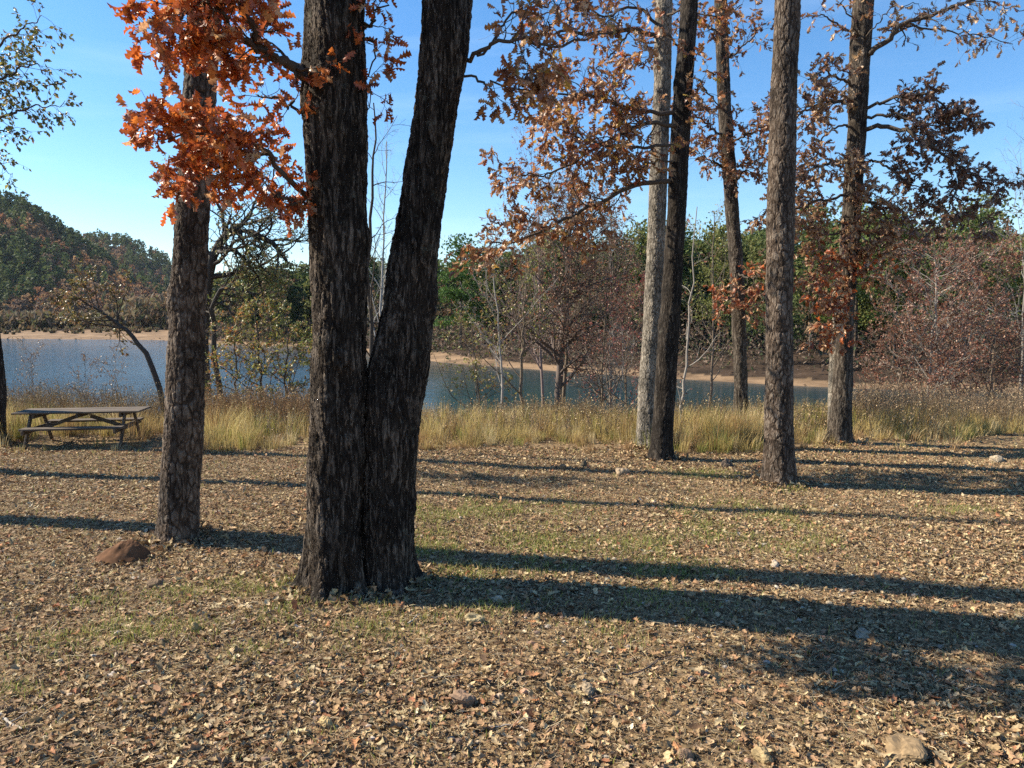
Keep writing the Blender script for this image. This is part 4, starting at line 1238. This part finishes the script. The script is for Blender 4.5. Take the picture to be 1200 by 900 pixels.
# ------------------------------------------------------------------ mound, stones, sticks
def lump(name, label, cat, c, sx, sy, sz, mat, pal, seed, rough=.25, n=24, parent=None, sink=.25, pw=1.):
    rng = np.random.default_rng(seed)
    th = np.linspace(0, 2 * math.pi, n * 2, endpoint=False)
    ph = np.linspace(-math.pi / 2, math.pi / 2, n)
    T, Pp = np.meshgrid(th, ph)
    d = np.stack([np.cos(Pp) * np.cos(T), np.cos(Pp) * np.sin(T), np.sin(Pp)], -1)
    f = 1 + rough * (fbm(d[..., 0] * 2 + seed, d[..., 1] * 2 + d[..., 2] * 2.7, seed, 4, 1.3))
    ex = rng.uniform(.75, 1.0)
    q = np.sign(d) * np.abs(d) ** ex
    V = q * f[..., None] * np.array([sx, sy, sz]) / 2
    rot = rng.uniform(0, 3.14)
    V = V @ np.array([[math.cos(rot), -math.sin(rot), 0], [math.sin(rot), math.cos(rot), 0], [0, 0, 1]]) if sx < 1.0 and pw == 1 else V
    V[..., 2] += sz * (.5 - sink)
    i, j = np.meshgrid(np.arange(n - 1), np.arange(2 * n), indexing='ij')
    F = np.stack([i * 2 * n + j, i * 2 * n + (j + 1) % (2 * n), (i + 1) * 2 * n + (j + 1) % (2 * n), (i + 1) * 2 * n + j], -1).reshape(-1, 4)
    mb = MB()
    mb.add(V.reshape(-1, 3), F, colours(rng, 1, pal, None, .1)[0])
    o = mb.build(name, mat, smooth=False)
    o.location = tuple(c)
    tag(o, label, cat)
    return o

gm = gp(150, 652)
M_DIRT = m_tint('mound_dirt', .95, 0, .1, 14.)
def mound():
    n, m = 60, 90
    rr = np.linspace(0, 1, n)
    th = np.linspace(0, 2 * math.pi, m, endpoint=False)
    A, Q = np.meshgrid(th, rr)
    x, y = Q * np.cos(A) * .30 - .05 * Q, Q * np.sin(A) * .25
    prof = np.clip(1 - Q ** 1.2, 0, 1)
    z = .19 * prof ** 1.1 + .022 * fbm(x * 9, y * 9, 61, 4, 1.3) * prof + .010 * fbm(x * 40, y * 40, 62, 4, 1.) * (prof + .15) - .01 * Q
    z += .035 * np.exp(-((x - .10) ** 2 + (y + .03) ** 2) / .006)
    F = np.array([[i * m + j, i * m + (j + 1) % m, (i + 1) * m + (j + 1) % m, (i + 1) * m + j] for i in range(n - 1) for j in range(m)])
    mb = MB()
    mb.add(np.stack([x, y, z], -1).reshape(-1, 3), F, (.12, .062, .034))
    o = mb.build('dirt_mound', M_DIRT)
    o.location = tuple(gm)
    tag(o, 'small brown ant mound of bare earth left of the slim pine foot', 'dirt mound')
mound()
STN = [(.36, .28, .20), (.40, .33, .25), (.30, .21, .15)]
for i, (px, py, wpx, hpx, lab, pal) in enumerate([
        (1062, 882, 56, 18, 'large flat tan stone in the bottom right corner', [(.30, .21, .13)]),
        (893, 889, 24, 16, 'angular tan stone left of the large flat one near the bottom edge', [(.42, .31, .18)]),
        (803, 888, 20, 14, 'small pale stone at the bottom edge right of the middle', STN),
        (181, 686, 18, 9, 'small brown stone below the dirt mound', [(.25, .17, .12)]),
        (228, 738, 13, 12, 'small round ochre stone in the green grass patch at the left', [(.45, .33, .16)]),
        (381, 850, 20, 15, 'yellowish stone near the bottom edge left of the middle', [(.48, .36, .18)]),
        (556, 729, 22, 12, 'flat ochre stone in the sunlit litter below the double oak shadow', [(.44, .34, .22)]),
        (583, 705, 14, 9, 'small white stone at the lower edge of the double oak shadow', [(.55, .5, .45)]),
        (542, 823, 34, 18, 'pinkish brown stone in the litter at the lower middle', [(.36, .22, .16)]),
        (688, 811, 22, 15, 'grey brown stone with a short shadow right of the lower middle', [(.38, .32, .27)]),
        (1168, 541, 18, 9, 'pale rock in the shaded strip at the right edge', [(.45, .37, .31)]),
        (730, 556, 16, 10, 'pinkish rock at the foot of the pale oak', [(.40, .30, .25)]),
        (852, 547, 16, 12, 'dark rock half hidden between the pair and the scaly pine', [(.17, .12, .11)]),
        (660, 551, 10, 9, 'small dark stone left of the pinkish rock', [(.20, .15, .12)]),
        (908, 664, 12, 9, 'small pinkish white stone between the two long shadow strips', [(.5, .42, .38)]),
        (684, 548, 9, 10, 'small upright dark stone between the shadows under the red shrub tree', [(.14, .11, .09)]),
        (1012, 745, 20, 9, 'flat grey stone lying inside the long oak shadow', [(.42, .36, .30)])]):
    g = gp(px, py)
    k = g[1] / FPX
    lump('stone', lab, 'stone', g, wpx * k * 1.05, wpx * k * .75, hpx * k * 1.35, M_STONE, [(.72 * p_[0], .60 * p_[1] + .08 * p_[0], .42 * p_[2] + .10 * p_[0]) for p_ in pal], 400 + i, .26, 20, sink=.42)

def stick(guide, r, lab, col, forks=()):
    rng = np.random.default_rng(int(guide[0][0]))
    P = np.array([gp(*q) for q in guide])
    P[:, 2] += r + .015
    K = catmull(P, 14)
    K[:, 2] += rng.normal(size=14) * .004
    mb = MB()
    tubes(mb, K[None], np.linspace(r, r * .5, 14)[None], 7, col)
    for i, (dx, dy) in forks:
        e = K[i] + np.array([dx, dy, .02])
        tubes(mb, catmull([K[i], (K[i] + e) / 2 + rng.normal(size=3) * .01, e], 6)[None], np.linspace(r * .6, r * .3, 6)[None], 5, col)
    tag(mb.build('fallen_stick', M_TWIG), lab, 'stick')
stick([(4, 846), (14, 853), (26, 859)], .010, 'pale broken stick at the left frame edge', (.42, .36, .29), [(4, (.06, .09))])
stick([(478, 735), (492, 722)], .009, 'short pale stick lying below the double oak', (.36, .30, .25))
stick([(572, 857), (602, 853), (620, 861)], .006, 'thin forked pale twig at the lower middle', (.40, .34, .27), [(7, (.10, .05)), (9, (.08, -.07))])
stick([(730, 795), (755, 788), (775, 776), (800, 774)], .007, 'long thin dark twig right of the lower middle', (.12, .09, .07), [(6, (.1, .05))])
stick([(505, 797), (535, 795), (556, 790)], .005, 'thin tan twig in the litter below the double oak shadow', (.30, .23, .17))
stick([(690, 822), (715, 817), (738, 825)], .006, 'bent dark twig next to the grey brown stone', (.14, .10, .08), [(6, (.07, .06))])

# ------------------------------------------------------------------ leaf litter, crumbs, short grass
rng = np.random.default_rng(500)
TAN = [(.41, .295, .165), (.49, .38, .22), (.30, .20, .11), (.13, .08, .045), (.33, .195, .105), (.55, .45, .31), (.32, .14, .07)]
TW = [4.5, 1.5, 4.2, 2.4, 2.4, .22, .5]
def in_view_pts(rng, n, y0, y1, p=1.0, side=.86):
    n = int(n * 1.2)
    """ground points, density falling with distance"""
    u = rng.random(n)
    y = (y0 ** (2 - p) + u * (y1 ** (2 - p) - y0 ** (2 - p))) ** (1 / (2 - p)) if p != 2 else y0 * (y1 / y0) ** u
    x = rng.uniform(-side, side, n) * (y + 2.2)
    return x, y
GREEN = [gp(*q) for q in ((90, 752), (110, 710), (200, 735), (135, 733), (295, 700), (335, 712), (150, 745), (590, 640), (640, 655), (690, 655), (510, 640), (560, 668), (770, 660), (500, 628), (930, 640), (840, 625), (20, 810), (285, 765), (520, 705), (600, 710), (430, 740), (940, 610), (490, 715), (350, 690), (700, 745), (660, 640), (740, 640), (540, 600), (600, 600), (860, 600), (820, 555), (930, 575), (210, 700), (265, 690), (1125, 600), (400, 760), (790, 700))]
GREEN = np.array(GREEN)
GRAD = np.array([.25, .18, .28, .2, .35, .3, .2, .5, .55, .5, .4, .35, .5, .3, .4, .5, .15, .15, .25, .25, .25, .4, .3, .3, .25, .6, .5, .6, .6, .5, .35, .18, .2, .2, .3, .15, .3])
def green_mask(x, y):
    m = np.zeros(len(x))
    for (gx, gy, _), r in zip(GREEN, GRAD):
        m = np.maximum(m, np.exp(-(((x - gx) / (r * 1.25)) ** 2 + ((y - gy) / (r * .9)) ** 2)))
    return m
def litter_cover(x, y):
    bare = 1.15 * fbm(x, y, 71, 4, 1.5) - .25 * sstep(.5, 3, x) * sstep(6.5, 4, y)
    return np.clip(  .44 + .72 * bare - .4 * green_mask(x, y), .12, 1)

mb = MB()
n = 66000
x, y = in_view_pts(rng, n, 3.3, 8.5, .7)
n = len(x)
n = len(x)
m = rng.random(n) < litter_cover(x, y)
x, y = x[m], y[m]
n = len(x)
P = np.stack([x, y, gz(x, y) + rng.random(n) ** 1.5 * .022 + .006], 1)
D = norm(np.c_[rng.normal(size=(n, 2)), rng.normal(size=n) * .20])
N = norm(np.c_[rng.normal(size=(n, 2)) * .30, np.ones(n)])
scatter_leaves(mb, rng, P, D, N, (.014 + .060 * rng.random(n) ** 2.0) * rng.uniform(.8, 1.15, n), LEAF5 + LEAF5[:2] + [OAK[0], OAK[1]], colours(rng, n, TAN, TW, .25))
n = 105000
x, y = in_view_pts(rng, n, 8.3, 17.5, .9)
n = len(x)
n = len(x)
m = (rng.random(n) < litter_cover(x, y) * (1 - .8 * sstep(15, 17, y)))
x, y = x[m], y[m]
n = len(x)
P = np.stack([x, y, gz(x, y) + rng.random(n) * .03 + .006], 1)
D = norm(np.c_[rng.normal(size=(n, 2)), rng.normal(size=n) * .3])
N = norm(np.c_[rng.normal(size=(n, 2)) * .45, np.ones(n)])
scatter_leaves(mb, rng, P, D, N, (.024 + .055 * rng.random(n) ** 1.9), LEAF3, colours(rng, n, TAN, TW, .25))
# whole oak leaves lying flat
n = 1500
x, y = in_view_pts(rng, n, 3.3, 10, .7)
n = len(x)
P = np.stack([x, y, gz(x, y) + .022 + rng.random(n) * .012], 1)
scatter_leaves(mb, rng, P, norm(np.c_[rng.normal(size=(n, 2)), rng.normal(size=n) * .12]), norm(np.c_[rng.normal(size=(n, 2)) * .22, np.ones(n)]), rng.uniform(.06, .105, n), OAK, colours(rng, n, TAN[:5] + [(.36, .17, .08)], [3, 1, 5, 2.5, 4, 1.5], .2))
# leaves banked against the trunk feet
for c_, r_ in TRUNKS:
    n = int(260 * r_ / .2)
    th = rng.uniform(0, 6.28, n)
    q_ = r_ * 1.12 + np.abs(rng.normal(size=n)) * .16
    x, y = c_[0] + q_ * np.cos(th), c_[1] + q_ * np.sin(th)
    P = np.stack([x, y, gz(x, y) + .01 + rng.random(n) * .07 * np.exp(-(q_ - r_) / .12)], 1)
    D = norm(np.c_[rng.normal(size=(n, 2)), rng.normal(size=n) * .5])
    N = norm(np.c_[rng.normal(size=(n, 2)) * .6, np.ones(n)])
    scatter_leaves(mb, rng, P, D, N, .035 + .07 * rng.random(n), LEAF5 + OAK, colours(rng, n, TAN, TW, .25))
tag(mb.build('leaf_litter', M_LITTER), 'tan and brown fallen oak leaves covering the clearing', 'fallen leaves', kind='stuff')

# crumbs: bits of bark, gravel and broken leaf
mb = MB()
n = 330000
x, y = in_view_pts(rng, n, 3.2, 14, .55)
n = len(x)
P = np.stack([x, y, gz(x, y) + .004 + rng.random(n) * .01], 1)
tufts(mb, rng, P, (.007 + rng.random(n) ** 3 * .022) * (1 + y / 22), colours(rng, n, TAN, TW, .3), 1.4, 0)
tag(mb.build('ground_debris', M_LITTER, smooth=False), 'bark crumbs and leaf fragments on the bare earth', 'debris', kind='stuff')

# pebbles
mb = MB()
n = 2600
x, y = in_view_pts(rng, n, 3.3, 10, .5)
n = len(x)
I = ico()
IF = np.array([(0, 11, 5), (0, 5, 1), (0, 1, 7), (0, 7, 10), (0, 10, 11), (1, 5, 9), (5, 11, 4), (11, 10, 2), (10, 7, 6), (7, 1, 8), (3, 9, 4), (3, 4, 2), (3, 2, 6), (3, 6, 8), (3, 8, 9), (4, 9, 5), (2, 4, 11), (6, 2, 10), (8, 6, 7), (9, 8, 1)])
s = (.006 + .022 * rng.random(n) ** 3)[:, None, None]
V = I[None] * s * rng.uniform(.65, 1.25, (n, 12, 1)) * np.array([1.3, 1.1, .7]) + np.stack([x, y, gz(x, y) + .008], 1)[:, None]
mb.add(V.reshape(-1, 3), (IF[None] + (np.arange(n) * 12)[:, None, None]).reshape(-1, 3), np.repeat(colours(rng, n, [(.40, .30, .2), (.33, .2, .13), (.45, .38, .3), (.2, .14, .1)], None, .2), 12, 0))
tag(mb.build('pebbles', M_STONE, smooth=False), 'scattered small tan pebbles among the leaf litter', 'pebbles', kind='stuff')

# fine twigs and pine needles lying on the ground
mb = MB()
n = 42000
x, y = in_view_pts(rng, n, 3.3, 13, .5)
n = len(x)
th = rng.uniform(0, math.pi, n)
L = .03 + .14 * rng.random(n) ** 2.5
k = 4
PL = np.empty((n, k, 3))
z = gz(x, y)
cv = rng.normal(size=n) * .15
for j in range(k):
    t = j / (k - 1) - .5
    PL[:, j] = np.stack([x + np.cos(th + cv * t) * L * t, y + np.sin(th + cv * t) * L * t, z + .016 + rng.random(n) * .012], 1)
tubes(mb, PL, (.0012 + .0025 * rng.random(n) ** 3)[:, None] * np.ones((1, k)), 3, colours(rng, n, [(.36, .27, .16), (.18, .12, .08), (.48, .38, .24)]))
tag(mb.build('ground_twigs', M_TWIG), 'fine twigs and needles strewn over the leaf litter', 'twigs', kind='stuff')

mb = MB()
n = 420000
x, y = in_view_pts(rng, n, 3.4, 15, .6)
n = len(x)
gm_ = green_mask(x, y)
m = rng.random(n) < gm_ ** 1.0 * 1.5 * np.clip(.55 + .8 * fbm(x, y, 83, 3, 5.), 0, 1.2) + .02
x, y = x[m], y[m]
n = len(x)
blades(mb, rng, x, y, rng.uniform(.03, .10, n), rng.uniform(.003, .006, n) * (1 + y / 12), [(.26, .29, .07), (.34, .33, .10), (.42, .35, .15), (.19, .24, .06)], [3, 3, 2, 2], .8, .2, None, (0, 0))
tag(mb.build('short_grass', M_GRASSM, smooth=False), 'thin patches of short green grass in the leaf litter', 'grass', kind='stuff')

GROUPS = {'stone': 'stones lying in the leaf litter', 'fallen_stick': 'sticks lying in the leaf litter', 'oak_tree': 'tall oaks of the clearing', 'pine_tree': 'pines',
          'sapling': 'thin saplings on the lake bank', 'bush': 'shrubs on the lake bank', 'bare_tree': 'bare trees behind the grass', 'shrub_tree': 'shrubby trees on the lake bank', 'tall_weed': 'tall weeds behind the picnic table'}
for o in list(COL.objects):
    q = o.name.split('.')[0]
    if o.parent is None and q in GROUPS and o.get('category'):
        o['group'] = GROUPS[q]

# ------------------------------------------------------------------ the air
mb = MB()
q = [(-1340, -1340, -7), (1340, -1340, -7), (1340, 1340, -7), (-1340, 1340, -7), (-1340, -1340, 150), (1340, -1340, 150), (1340, 1340, 150), (-1340, 1340, 150)]
mb.add(q, np.array([(0, 3, 2, 1), (4, 5, 6, 7), (0, 1, 5, 4), (1, 2, 6, 5), (2, 3, 7, 6), (3, 0, 4, 7)]))
M_HAZE = bpy.data.materials.new('haze')
M_HAZE.use_nodes = True
nt = M_HAZE.node_tree
nt.nodes.remove(nt.nodes['Principled BSDF'])
pv = node(nt, 'ShaderNodeVolumePrincipled')
pv.inputs['Color'].default_value = (.75, .85, 1, 1)
pv.inputs['Density'].default_value = .00006
nt.links.new(pv.outputs[0], nt.nodes['Material Output'].inputs['Volume'])
tag(mb.build('haze', M_HAZE, smooth=False), 'thin blue haze over the lake and hills', 'haze', kind='stuff')
